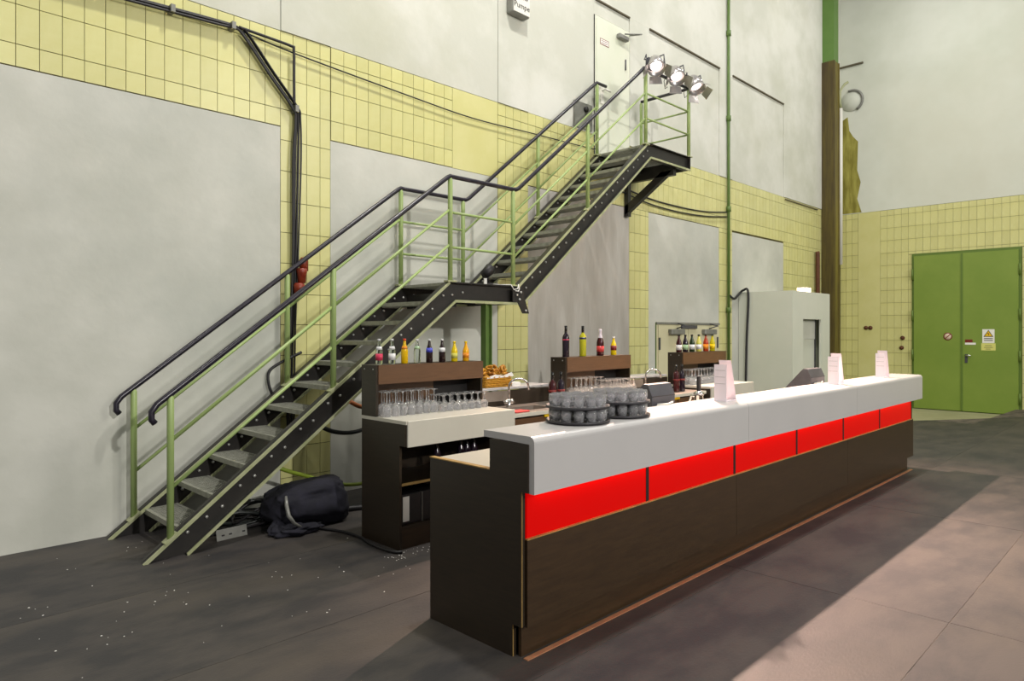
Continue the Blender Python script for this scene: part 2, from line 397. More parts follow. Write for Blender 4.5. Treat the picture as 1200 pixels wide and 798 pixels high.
# olive stain where the plaster came off beside the column
pts = [(6.2, 4.56), (6.2, 6.85), (6.02, 6.95), (5.98, 6.6), (5.9, 6.45), (5.78, 6.3), (5.8, 5.6), (5.72, 5.3), (5.8, 4.9), (5.7, 4.56)]
obj('bare_patch', MB().prism(pts, XR-0.009, XR, 'x'), M['stain'], wr)
obj('ledge', MB().box(XR-0.06, XR, 5.66, 6.2, 8.18, 8.215), M['ledge'], wr)
for a, b in ((5.60, 1.74), (5.50, 1.74), (4.80, 1.50), (4.82, 1.27)):
    obj('hook', MB().lathe([(0, 0), (0.05, 0), (0.05, 0.02), (0.02, 0.03), (0.02, 0.06), (0, 0.06)], M=Matrix.Translation((XR, a, b)) @ Matrix.Rotation(-PI/2, 4, 'Y'), seg=8), M['rust'], wr)
# ---- corner column
col = obj('trim_1', MB().box(16.68, 16.98, 5.92, 6.195, -0.13, 8.0), M['column'], kind='structure')
obj('column_top', MB().box(16.70, 16.98, 5.93, 6.195, 8.0, 11), M['column_green'], col)
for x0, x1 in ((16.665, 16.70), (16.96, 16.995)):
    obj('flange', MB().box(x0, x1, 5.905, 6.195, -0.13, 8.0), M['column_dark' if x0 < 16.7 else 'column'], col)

# ================================================================== DOORS
d = obj('door_1', MB().box(XR-0.03, XR+0.011, DY0-0.03, DY1+0.03, -0.13, DZ+0.03), M['door_trim'], kind='structure')
for ya, yb in ((DY0+0.02, 3.592), (3.612, DY1-0.02)):
    obj('door_leaf', MB().box(XR-0.07, XR-0.03, ya, yb, -0.11, DZ-0.03), M['door_green'], d)
obj('astragal', MB().box(XR-0.085, XR-0.07, 3.585, 3.62, -0.1, DZ-0.04), M['door_trim'], d)
for yy in (DY0-0.005, DY1+0.005):
    for zz in (0.1, 1.0, 1.9, 2.85):
        obj('hinge', MB().lathe([(0, 0), (0.022, 0), (0.022, 0.24), (0, 0.24)], (XR-0.08, yy, zz), 8), M['door_trim'], d)
h = obj('door_handle', MB().box(XR-0.09, XR-0.07, 3.49, 3.54, 0.96, 1.15), M['dark_grey'], d)
obj('lever', MB().tube([(XR-0.09, 3.515, 1.12), (XR-0.13, 3.515, 1.12), (XR-0.13, 3.42, 1.12)], 0.014, 8), M['chrome'], h)
s1 = obj('warning_sign', MB().box(XR-0.074, XR-0.07, 3.0, 3.22, 1.40, 1.70), M['paper'], d)
obj('triangle_border', MB().prism([(3.01+0.01, 1.535), (3.20, 1.535), (3.11, 1.685)], XR-0.076, XR-0.074, 'x'), M['black_ink'], s1)
obj('triangle', MB().prism([(3.042, 1.548), (3.178, 1.548), (3.11, 1.662)], XR-0.078, XR-0.076, 'x'), M['sign_yellow'], s1)
obj('lightning_bolt', MB().prism([(3.115, 1.635), (3.13, 1.60), (3.112, 1.60), (3.105, 1.555), (3.094, 1.61), (3.108, 1.61)], XR-0.0795, XR-0.078, 'x'), M['sign_red'], s1)
for zz in (1.49, 1.45): obj('text_line', MB().box(XR-0.0755, XR-0.074, 3.03, 3.19, zz, zz+0.016), M['black_ink'], s1)
s2 = obj('yellow_note', MB().box(XR-0.074, XR-0.07, 2.98, 3.24, 1.24, 1.395), M['note'], d)
for zz, a, b in ((1.34, 3.05, 3.17), (1.30, 3.03, 3.19), (1.265, 3.07, 3.16)): obj('text_line', MB().box(XR-0.0755, XR-0.074, a, b, zz, zz+0.009), M['black_ink'], s2)
s3 = obj('red_plate', MB().box(XR-0.074, XR-0.07, 3.40, 3.54, 1.41, 1.475), M['sign_red'], d)
obj('white_plate', MB().box(XR-0.076, XR-0.07, 3.34, 3.54, 1.36, 1.405), M['paper'], d)
RY = Matrix.Rotation(-PI/2, 4, 'Y')
T = Matrix.Translation((XR-0.07, 3.87, 1.54))
s4 = obj('prohibition_sign', MB().lathe([(0, 0), (0.085, 0), (0.085, 0.004), (0, 0.004)], M=T @ RY, seg=24), M['sign_pink'], d)
obj('ring', MB().lathe([(0.068, 0.003), (0.086, 0.003), (0.086, 0.006), (0.068, 0.006)], M=T @ RY, seg=24), M['sign_red'], s4)
obj('slash', MB().box(-0.007, -0.004, -0.07, 0.07, -0.009, 0.009, M=T @ Matrix.Rotation(-PI/4, 4, 'X')), M['sign_red'], s4)
# pale door at the head of the stair
d2 = obj('door_2', MB().box(7.98, 8.857, YW-0.008, YW+0.012, 4.20, 6.30), M['pale_door'], kind='structure')
obj('door_leaf', MB().box(8.02, 8.72, YW-0.018, YW-0.008, 4.23, 6.26), M['pale_door'], d2)
obj('door_edge', MB().box(7.972, 7.982, YW-0.012, YW, 4.23, 6.3), M['dark'], d2)
cl = obj('door_closer', MB().box(8.50, 8.74, YW-0.09, YW-0.018, 6.10, 6.17, bev=0.01), M['grey'], d2)
obj('closer_arm', MB().tube([(8.62, YW-0.09, 6.18), (8.85, YW-0.24, 6.2), (8.83, YW-0.03, 6.24)], 0.011, 8), M['grey'], cl)
lb = obj('door_label', MB().box(8.10, 8.31, YW-0.021, YW-0.018, 5.90, 5.99), M['sign_red'], d2)
obj('label_face', MB().box(8.11, 8.30, YW-0.0225, YW-0.021, 5.91, 5.98), M['paper'], lb)
for zz in (5.955, 5.925): obj('text_line', MB().box(8.125, 8.285, YW-0.0235, YW-0.0225, zz, zz+0.008), M['sign_red'], lb)
obj('door_handle', MB().tube([(8.14, YW-0.02, 5.22), (8.14, YW-0.08, 5.22), (8.27, YW-0.08, 5.22)], 0.016, 8), M['white_paint'], d2)
obj('handle_plate', MB().box(8.10, 8.17, YW-0.03, YW-0.018, 5.02, 5.27), M['white_paint'], d2)
obj('hinge', MB().lathe([(0, 0), (0.015, 0), (0.015, 0.16), (0, 0.16)], (8.735, YW-0.02, 5.68), 8), M['dark_grey'], d2)
# cream double door behind the far back bar
d3 = obj('door_3', MB().box(9.602, 11.716, YW-0.006, YW+0.012, -0.13, 1.80), M['cream_door'], kind='structure')
for a, b in ((9.66, 10.59), (10.605, 11.64)): obj('door_leaf', MB().box(a, b, YW-0.02, YW-0.006, -0.1, 1.76), M['cream_door'], d3)
obj('door_edge', MB().box(9.595, 9.61, YW-0.012, YW, -0.1, 1.8), M['door_trim'], d3)
for a in (9.95, 11.05):
    c = obj('door_closer', MB().box(a, a+0.42, YW-0.10, YW-0.02, 1.60, 1.69, bev=0.01), M['grey'], d3)
    obj('closer_arm', MB().tube([(a+0.2, YW-0.06, 1.70), (a+0.25, YW-0.2, 1.75), (a+0.3, YW-0.01, 1.79)], 0.012, 6), M['dark_grey'], c)
obj('coordinator', MB().box(10.35, 10.85, YW-0.05, YW-0.006, 1.70, 1.76), M['dark_grey'], d3)
obj('head_rail', MB().box(9.6, 11.7, YW-0.03, YW-0.006, 1.77, 1.805), M['grey'], d3)
for a in (9.66, 11.60): obj('hinge', MB().box(a, a+0.04, YW-0.035, YW-0.02, 1.35, 1.55), M['dark_grey'], d3)

# ================================================================== THINGS ON THE WALLS
t = thing('wall_sign', (6.1, YW-0.012, 5.68), 'square grey light box sign with black lettering high on the wall', 'sign')
obj('sign_case', MB().box(6.15, 6.47, YW-0.13, YW-0.013, 5.70, 6.10, bev=0.02, seg=2), M['grey'], t, label='grey sign housing')
obj('sign_face', MB().box(6.165, 6.455, YW-0.138, YW-0.13, 5.715, 6.085), M['white_paint'], t)
for s_, zz in (('Umw', 5.895), ('Pumpe', 5.775)):
    bm = text_bm(s_, 0.105, 0.002)
    bmesh.ops.transform(bm, matrix=Matrix.Translation((6.31, YW-0.139, zz)) @ Matrix.Rotation(PI/2, 4, 'X'), verts=bm.verts)
    obj('lettering', bm, M['black_ink'], t)
t = thing('wall_box', (7.51, YW, 4.57), 'flat grey metal switch box on the wall by the upper stair', 'switch box')
obj('box_body', MB().box(7.50, 7.90, YW-0.03, YW-0.001, 4.56, 4.93), M['grey'], t)
obj('switch_knob', MB().lathe([(0, 0), (0.04, 0), (0.04, 0.03), (0, 0.03)], M=Matrix.Translation((7.74, YW-0.03, 4.84)) @ Matrix.Rotation(PI/2, 4, 'X'), seg=10), M['dark'], t)
t = thing('vertical_pipe', (12.0, YW-0.05, 0), 'slim green vertical pipe running up the long tiled wall', 'pipe')
obj('pipe_run', MB().tube([(12.0, YW-0.05, 0.35), (12.0, YW-0.05, 10.9)], 0.028, 8), M['pipe_green'], t)
for zz in (0.9, 2.0, 3.9, 5.6, 7.2): obj('pipe_collar', MB().lathe([(0, 0), (0.045, 0), (0.045, 0.1), (0, 0.1)], (12.0, YW-0.05, zz), 8), M['pipe_green'], t)
obj('valve', MB().lathe([(0, 0), (0.07, 0), (0.08, 0.1), (0.04, 0.16), (0.03, 0.3), (0, 0.3)], (12.0, YW-0.085, 0.5), 10), M['rust'], t)
t = thing('brown_pipe', (16.26, YW-0.06, 0), 'short rusty brown pipe with an elbow beside the corner column', 'pipe')
obj('pipe_run', MB().tube([(16.26, YW-0.075, 0.0), (16.26, YW-0.075, 3.40), (16.26, YW-0.072, 3.47), (16.26, YW-0.066, 3.5)], 0.048, 10), M['rust'], t)
t = thing('white_downpipe', (17.05, 5.95, 3.24), 'white vertical pipe with a bent top beside the corner column', 'pipe')
obj('pipe_run', MB().tube([(17.06, 5.9, 3.24), (17.06, 5.9, 6.95)], 0.04, 10), M['white_paint'], t)
obj('pipe_bend', MB().tube([(17.06, 5.9, 6.95), (17.05, 5.92, 7.1), (17.0, 5.9, 7.35), (17.06, 5.82, 7.5), (17.1, 5.75, 7.55)], 0.03, 8), M['pale_edge'], t)
t = thing('vent_cap', (XR, 5.9, 7.0), 'round grey vent plate with a modelled shadow arc on the far wall', 'vent')
T = Matrix.Translation((XR-0.004, 5.93, 7.32)) @ RY
obj('disc', MB().lathe([(0, 0), (0.25, 0), (0.25, 0.02), (0, 0.03)], M=T, seg=24), M['upper_right'], t)
mb = MB(); mb.tube([(XR-0.03, 5.93+0.26*math.cos(a), 7.32+0.26*math.sin(a)) for a in [PI*i/12 for i in range(5, 17)]], 0.03, 8); obj('shadow_arc', mb, M['grey'], t)  # grey tube arc stands in for the shadow around the disc
# pale duct box in front of the pillar
t = thing('duct_box', (12.49, 5.16, 0), 'tall pale grey boxed duct with a slot behind the bar', 'duct')
Z2 = 2.403
obj('side_panel', MB().box(12.49, 12.53, 5.16, 6.205, -0.13, Z2), M['box'], t)
obj('front_panel', MB().box(12.53, 12.97, 5.16, 5.2, -0.13, Z2), M['box'], t)
obj('front_panel', MB().box(13.85, 14.3, 5.16, 5.2, -0.13, Z2), M['box'], t)
obj('front_panel', MB().box(12.97, 13.85, 5.16, 5.2, 1.885, Z2), M['box'], t)
obj('top_panel', MB().box(12.53, 14.3, 5.2, 6.205, Z2-0.04, Z2), M['box'], t)
obj('side_panel', MB().box(14.26, 14.3, 5.2, 6.205, -0.13, Z2-0.04), M['box'], t)
obj('slot_back', MB().box(12.53, 14.26, 5.30, 5.32, -0.13, Z2-0.04), M['box'], t)
obj('slot_flap', MB().box(13.2, 13.86, 5.285, 5.299, 1.5, 1.88), M['upper'], t)
obj('slot_rail', MB().box(13.86, 13.885, 5.28, 5.299, -0.13, 1.9), M['dark_grey'], t)
t = thing('box_lamp', (13.55, 5.35, Z2), 'small lit lamp lying on top of the pale duct box', 'lamp')
obj('lamp_body', MB().box(13.53, 13.78, 5.35, 5.5, Z2, Z2+0.12, bev=0.015), M['grey'], t)
obj('lamp_glass', MB().box(13.50, 13.53, 5.36, 5.49, Z2+0.015, Z2+0.105), emis('small_lamp_glow', (255, 226, 190), 6), t)
obj('lamp_glass', MB().box(13.54, 13.77, 5.33, 5.35, Z2+0.015, Z2+0.105), bpy.data.materials['small_lamp_glow'], t)
def cable(name, pts, r, m, label, cat='cable', seg=8, sub=6):
    P = [Vector(p) for p in pts]; out = []
    for i in range(len(P)-1):
        p0 = P[max(i-1, 0)]; p1 = P[i]; p2 = P[i+1]; p3 = P[min(i+2, len(P)-1)]
        for k in range(sub):
            t_ = k/sub
            out.append(0.5*((2*p1)+(p2-p0)*t_+(2*p0-5*p1+4*p2-p3)*t_*t_+(3*p1-p0-3*p2+p3)*t_**3))
    out.append(P[-1])
    base = min(out, key=lambda v: v.z)
    mb = MB(); mb.tube([p-base for p in out], r, seg)
    if label is None: return mb, base
    return single(name, mb, m, base, label, cat)
yw = YW-0.04
cable('duct_cable', [(11.99, YW-0.07, 2.33), (12.2, YW-0.06, 2.27), (12.42, YW-0.04, 2.36), (12.46, 6.1, 2.44), (12.47, 6.0, 2.38), (12.465, 6.03, 1.5), (12.465, 6.05, 0.6)], 0.022, M['rubber'], 'black cable looping over the edge of the pale duct box')
t = thing('cable_bundle', (3.2, yw, 1.0), 'bundle of black cables crossing the yellow tiles at upper left', 'cables')
for dx, dz, yo, r in ((0, 0, 0, 0.013), (0.022, 0.024, 0.0, 0.012), (-0.016, -0.016, 0.016, 0.012), (0.034, 0.008, 0.02, 0.009)):
    mb, base = cable('x', [(0.2+dx, yw-yo, 4.25+dz), (1.2+dx, yw-yo, 4.34+dz), (1.8+dx, yw-yo, 4.37+dz), (2.5+dx, yw-yo, 4.405+dz), (2.66+dx, yw-yo, 4.41+dz*.5), (2.74+dx, yw-yo, 4.37+dz), (2.98+dx, yw-yo, 4.09+dz), (3.22+dx, yw-yo, 3.82+dz), (3.25+dx, yw-yo, 3.7+dz), (3.235+dx*1.6, yw-yo, 3.3), (3.225+dx, yw-yo, 2.4), (3.20+dx, yw-yo, 1.8), (3.17+dx*1.5, yw-yo, 1.2), (3.18+dx, yw-yo, 0.5)], r, None, None)
    bmesh.ops.translate(mb.bm, verts=mb.bm.verts, vec=base); obj('cable', mb, M['rubber'], t)
for c in ((2.62, 4.41), (3.235, 3.80), (2.1, 4.39)): obj('cable_clip', MB().box(c[0]-0.015, c[0]+0.02, yw-0.05, YW, c[1]-0.028, c[1]+0.035), M['grey'], t)
cable('branch_cable', [(2.68, yw-0.02, 4.42), (2.95, yw-0.02, 4.41), (3.19, yw-0.02, 4.398), (3.215, yw-0.02, 4.37), (3.217, yw-0.02, 4.1), (3.22, yw-0.02, 3.84)], 0.014, M['rubber'], 'single black cable turning a square corner off the bundle')
cable('wall_cable', [(2.72, yw, 4.40), (3.25, yw, 4.345), (4.6, yw, 4.27), (5.55, yw, 4.232), (6.6, yw, 4.265), (7.8, yw, 4.30), (7.95, yw, 4.32)], 0.0075, M['rubber'], 'long thin dark cable sagging along the upper yellow tiles', seg=6)
cable('wall_cable', [(8.6, yw, 3.86), (9.4, yw, 3.78), (10.35, yw, 3.765), (11.2, yw, 3.80), (11.95, yw, 3.885)], 0.014, M['rubber'], 'upper of two thin cables between platform bracket and green pipe', seg=6)
cable('wall_cable', [(8.6, yw, 3.79), (9.4, yw, 3.70), (10.3, yw, 3.68), (11.2, yw, 3.72), (11.95, yw, 3.80)], 0.011, M['rubber'], 'lower of two thin cables between platform bracket and green pipe', seg=6)
t = thing('power_connector', (3.29, YW-0.06, 2.05), 'red plastic power connectors hanging by the cables behind the stair', 'connector')
obj('socket', MB().lathe([(0, 0), (0.05, 0), (0.055, 0.08), (0.04, 0.1), (0, 0.1)], (3.26, YW-0.08, 2.02), 10), M['redplast'], t)
obj('plug', MB().lathe([(0, 0), (0.038, 0), (0.045, 0.09), (0.05, 0.1), (0.05, 0.14), (0, 0.14)], (3.285, YW-0.085, 2.12), 10), M['redplast'], t)
obj('socket', MB().lathe([(0, 0), (0.042, 0), (0.042, 0.1), (0.03, 0.13), (0, 0.13)], (3.315, YW-0.07, 2.24), 10), M['redplast'], t)

# ================================================================== STAIR
st = thing('steel_stair', (1.6, 5.7, 0), 'black steel two-flight stair with green railings climbing the long wall', 'staircase')
S1, S2, ZL, ZP = 0.7622, 0.8170, 2.150, 4.228
XL0, XL1, XP0, XP1 = 4.42, 5.40, 7.945, 9.05
def top(x): return S1*(x-1.598) if x < XL0 else ZL if x < XL1 else min(ZL+S2*(x-XL1), ZP)
def stringer(yo, yi, wy, label):
    """yo/yi: outer and inner flange edges, wy web"""
    ylo, yhi = min(yo, yi), max(yo, yi)
    web = MB()
    V1, V2 = 0.222, 0.228
    web.prism([(1.60, 0.0), (1.62, 0.02), (XL0, ZL-0.002), (4.50, ZL-0.195), (1.90, 0.0)], wy-0.005, wy+0.005, 'y')
    web.prism([(XL0, ZL-0.002), (XL1, ZL-0.002), (XL1+0.10, ZL-0.19), (4.50, ZL-0.195)], wy-0.005, wy+0.005, 'y')
    web.prism([(XL1, ZL-0.002), (XP0, ZP-0.002), (8.01, ZP-0.196), (XL1+0.10, ZL-0.18)], wy-0.005, wy+0.005, 'y')
    web.prism([(XP0, ZP-0.002), (XP1, ZP-0.002), (XP1, ZP-0.196), (8.01, ZP-0.196)], wy-0.005, wy+0.005, 'y')
    sr = obj('stringer', web, M['steel'], st)
    fl = MB(); th = 0.016
    def strip(x0, z0, x1, z1, dz, mb, ya, yb): mb.prism([(x0, z0), (x1, z1), (x1, z1-dz), (x0, z0-dz)], ya, yb, 'y')
    runs_top = [(1.60, 0.0, XL0, ZL), (XL0, ZL, XL1, ZL), (XL1, ZL, XP0, ZP), (XP0, ZP, XP1, ZP)]
    runs_bot = [(1.90, 0.012, 4.50, ZL-0.184), (4.50, ZL-0.184, XL1+0.10, ZL-0.184), (XL1+0.10, ZL-0.17, 8.01, ZP-0.184), (8.01, ZP-0.184, XP1, ZP-0.184)]
    for r_ in runs_top+runs_bot: strip(*r_, 0.012, fl, ylo, yhi)
    obj('flange', fl, M['steel'], sr)
    ed = MB(); s_ = -1 if yo < yi else 1
    e0, e1 = ylo-0.004, ylo+0.012
    for i, r_ in enumerate(runs_top):
        if i in (0, 2): strip(r_[0], r_[1]+0.004, r_[2], r_[3]+0.004, 0.030, ed, e0, e1)
    for r_ in runs_bot: strip(r_[0], r_[1]+0.003, r_[2], r_[3]+0.003, 0.026, ed, e0, e1)
    obj('flange_edge', ed, M['pale_edge'], sr, label='pale green flange edge')  # pale green strips along the flange edges
    return sr
srf = stringer(5.25, 5.34, 5.30, '')
srb = stringer(6.17, 6.08, 6.12, '')
# bolts through the webs where each tread is fixed
def bolts(wy, sgn, par):
    mb = MB()
    for k in range(11):
        x = 1.905+0.2565*k
        for dx, dz in ((-0.02, -0.06), (0.12, 0.0)):
            xx = x+dx+0.03; zz = top(xx)-0.10-(0.03 if dx < 0 else -0.0)
            if k == 0 and dx < 0: zz = top(xx)-0.08
            mb.lathe([(0, 0), (0.013, 0), (0.013, 0.012), (0, 0.014)], M=Matrix.Translation((xx, wy+sgn*0.005, zz)) @ Matrix.Rotation(sgn*-PI/2, 4, 'X'), seg=6)
    for k in range(11):
        x = 5.56+0.2315*k
        for dx in (0, 0.10):
            xx = x+dx; zz = top(xx)-(0.14 if dx == 0 else 0.10)
            mb.lathe([(0, 0), (0.013, 0), (0.013, 0.012), (0, 0.014)], M=Matrix.Translation((xx, wy+sgn*0.005, zz)) @ Matrix.Rotation(sgn*-PI/2, 4, 'X'), seg=6)
    obj('bolts', mb, M['bolt'], par, kind='stuff')
bolts(5.30, -1, srf); bolts(6.12, -1, srb)
# treads: open gratings with a nosing
def tread_mesh(depth, y0, y1):
    mb = MB()
    mb.box(0, 0.028, y0, y1, -0.04, 0.0); mb.box(depth-0.006, depth, y0, y1, -0.035, 0); mb.box(0.028, depth-0.006, y0, y0+0.006, -0.05, 0); mb.box(0.028, depth-0.006, y1-0.006, y1, -0.05, 0)
    n = 10
    for i in range(1, n): x = 0.028+(depth-0.034)*i/n; mb.box(x-0.002, x+0.002, y0+0.006, y1-0.006, -0.028, -0.001)
    m_ = 34
    for i in range(1, m_): y = y0+(y1-y0)*i/m_; mb.box(0.028, depth-0.006, y-0.0022, y+0.0022, -0.008, -0.0005)
    return mb
tr = None
for k in range(10):
    x, z = 1.868+0.2565*k, 0.195*(k+1)
    if tr is None: tr = obj('tread', tread_mesh(0.27, 5.307, 6.113), M['grate'], st); ORG[tr] = ORG[st]
    o = tr if k == 0 else bpy.data.objects.new('tread', tr.data)
    if k: COL.objects.link(o); o.parent = st
    o.location = (x, 0, z)
tr2 = None
for k in range(10):
    x, z = 5.66+0.2315*k, ZL+0.189*(k+1)
    if tr2 is None: tr2 = obj('tread', tread_mesh(0.25, 5.307, 6.113), M['grate'], st)
    o = tr2 if k == 0 else bpy.data.objects.new('tread', tr2.data)
    if k: COL.objects.link(o); o.parent = st
    o.location = (x, 0, z)
def grate(name, x0, x1, z):
    mb = MB(); y0, y1 = 5.307, 6.113
    n = int((x1-x0)/0.035)
    for i in range(n+1): x = x0+(x1-x0)*i/n; mb.box(x-0.002, x+0.002, y0, y1, z-0.03, z-0.002)
    for i in range(24): y = y0+(y1-y0)*i/23; mb.box(x0, x1, y-0.0022, y+0.0022, z-0.012, z-0.001)
    obj(name, mb, M['grate'], st)
grate('landing_grating', XL0+0.03, XL1+0.20, ZL); grate('platform_grating', XP0+0.02, XP1-0.02, ZP)
obj('end_channel', MB().box(XP1-0.012, XP1, 5.25, 6.17, ZP-0.196, ZP), M['steel'], st)
obj('landing_beam', MB().box(4.53, 4.58, 5.34, 6.11, ZL-0.25, ZL-0.10), M['steel'], st)
obj('landing_beam', MB().box(5.38, 5.43, 5.34, 6.11, ZL-0.20, ZL-0.06), M['steel'], st)
fp = obj('joint_plate', MB().prism([(5.30, ZL-0.03), (5.44, ZL-0.03), (5.56, ZL-0.30), (5.46, ZL-0.30), (5.38, ZL-0.18), (5.30, ZL-0.18)], 5.238, 5.25, 'y'), M['steel'], st)
for bx, bz in ((5.36, -0.10), (5.40, -0.15), (5.50, -0.27), (5.42, -0.07)):
    obj('bolt', MB().lathe([(0, 0), (0.014, 0), (0.014, 0.014), (0, 0.016)], M=Matrix.Translation((bx, 5.238, ZL+bz)) @ Matrix.Rotation(PI/2, 4, 'X'), seg=6), M['bolt'], fp)
# supports
po = obj('support_post', MB().box(4.93, 4.938, 5.27, 5.35, 0, ZL-0.2).box(5.012, 5.02, 5.27, 5.35, 0, ZL-0.2).box(4.938, 5.012, 5.306, 5.314, 0, ZL-0.2), M['pipe_green'], st, label='green steel post under the landing')
obj('base_plate', MB().box(4.88, 5.07, 5.24, 5.38, ZL-0.21, ZL-0.198), M['pale_edge'], po)
br = MB(); bx0, bx1 = 8.72, 8.80
br.box(bx0, bx1, 6.13, 6.20, 3.42, ZP-0.2).box(bx0, bx1, 5.34, 6.13, ZP-0.30, ZP-0.2)
br.prism([(6.19, 3.44), (6.19, 3.58), (5.55, 4.00), (5.36, 4.00)], bx0, bx1, 'x')
obj('wall_bracket', br, M['steel'], st)
br = MB(); br.box(7.98, 8.06, 5.34, 6.15, ZP-0.30, ZP-0.2); obj('cross_beam', br, M['steel'], st)
# rails
YFR, YBR = 5.27, 6.10
PX = [1.79, 3.122, 4.44, 5.335, 6.645, 7.905, 9.03]
def rail_set(y, side):
    names = []
    for i, x in enumerate(PX):
        zt = top(x)+1.045
        if 4.4 < x < 5.41: zt = ZL+1.045
        if i >= 5: zt = ZP+1.0
        zb = top(x)-0.0
        p = obj('railing_post', MB().tube([(x, y, zb), (x, y, zt-0.03), (x, y, zt)], [0.025, 0.025, 0.014], 12), M['green_rail'], st)
        obj('foot_plate', MB().box(x-0.055, x+0.055, y-0.035, y+0.035, zb-0.004, zb+0.012, M=Matrix.Translation((x, y, zb)) @ Matrix.Rotation(-math.atan(S1 if x < 4.4 else S2 if 5.5 < x < 7.8 else 0), 4, 'Y') @ Matrix.Translation((-x, -y, -zb))), M['pale_edge'], p)
    return
rail_set(YFR, 0); rail_set(YBR, 1)
def hz(x): return (S1*(x-1.598)+1.05 if x <= XL0 else ZL+1.055 if x <= XL1 else ZL+S2*(x-XL1)+1.06)
def handrail(y, last):
    pts = [(1.685, y, hz(1.685)-0.125), (1.662, y, hz(1.67)-0.085), (1.662, y, hz(1.67)-0.03), (1.70, y, hz(1.70)+0.0), (1.78, y, hz(1.78)), (4.40, y, hz(4.40)), (4.44, y, ZL+1.058), (4.50, y, ZL+1.056), (5.33, y, ZL+1.056), (5.385, y, ZL+1.062), (5.43, y, hz(5.43))] + last
    return obj('handrail', MB().tube(pts, 0.023, 12), M['handrail'], st, label='black plastic-covered handrail')
handrail(YFR, [(7.78, YFR, hz(7.78)), (7.86, YFR, ZP+1.0), (7.95, YFR, ZP+1.01), (9.03, YFR, ZP+1.01), (9.03, YFR+0.04, ZP+1.01), (9.03, YBR, ZP+1.01)])
handrail(YBR, [(7.84, YBR, hz(7.84)), (7.90, YBR, ZP+1.02), (8.12, YBR, ZP+1.02)])
for y in (YFR, YBR):
    for off in (0.355, 0.705):
        for x0, x1 in ((1.79, 3.122), (3.122, 4.44), (5.335, 6.645), (6.645, 7.905)):
            z0 = (S1*(x0-1.598) if x0 < 4.4 else ZL+S2*(max(x0, 5.335)-XL1))+off+0.005
            z1 = (S1*(x1-1.598) if x1 < 4.5 else ZL+S2*(x1-XL1))+off+0.005
            obj('midrail', MB().tube([(x0, y-0.0, z0), (x1, y, z1)], 0.0135, 8), M['green_rail'], st)
        obj('midrail', MB().tube([(4.44, y, ZL+off-0.01), (5.335, y, ZL+off-0.01)], 0.0135, 8), M['green_rail'], st)
    if y == YFR:
        for zz in (ZP+0.33, ZP+0.67): obj('midrail', MB().tube([(7.905, y, zz), (9.03, y, zz)], 0.013, 8), M['green_rail'], st)
for zz in (ZP+0.33, ZP+0.67): obj('midrail', MB().tube([(9.03, YFR, zz), (9.03, YBR, zz)], 0.013, 8), M['green_rail'], st)
# little clamp lamp with white cord on the landing
t = thing('clamp_lamp', (5.2, 5.5, ZL), 'small black clamp lamp lying on the stair landing', 'lamp')
obj('lamp_head', MB().lathe([(0, 0), (0.05, 0), (0.065, 0.12), (0.055, 0.13), (0, 0.10)], M=Matrix.Translation((5.12, 5.50, ZL+0.12)) @ Matrix.Rotation(0.9, 4, 'Y')), M['rubber'], t)
obj('lamp_base', MB().box(5.06, 5.30, 5.44, 5.58, ZL, ZL+0.03, bev=0.008), M['rubber'], t)
obj('lamp_arm', MB().tube([(5.2, 5.5, ZL+0.02), (5.16, 5.5, ZL+0.1), (5.2, 5.5, ZL+0.18)], 0.012, 6), M['rubber'], t)
obj('tag', MB().box(4.98, 5.02, 5.35, 5.36, ZL+0.0, ZL+0.07), M['paper'], t)
obj('cord', MB().tube([(5.20, 5.44, ZL+0.02), (5.24, 5.36, ZL+0.012), (5.27, 5.235, ZL+0.008), (5.30, 5.222, ZL-0.045), (5.36, 5.22, ZL-0.03), (5.37, 5.22, ZL+0.015), (5.385, 5.222, ZL-0.03), (5.37, 5.22, ZL-0.06), (5.32, 5.22, ZL-0.055)], 0.006, 6), M['paper'], t, label='white looped cord')
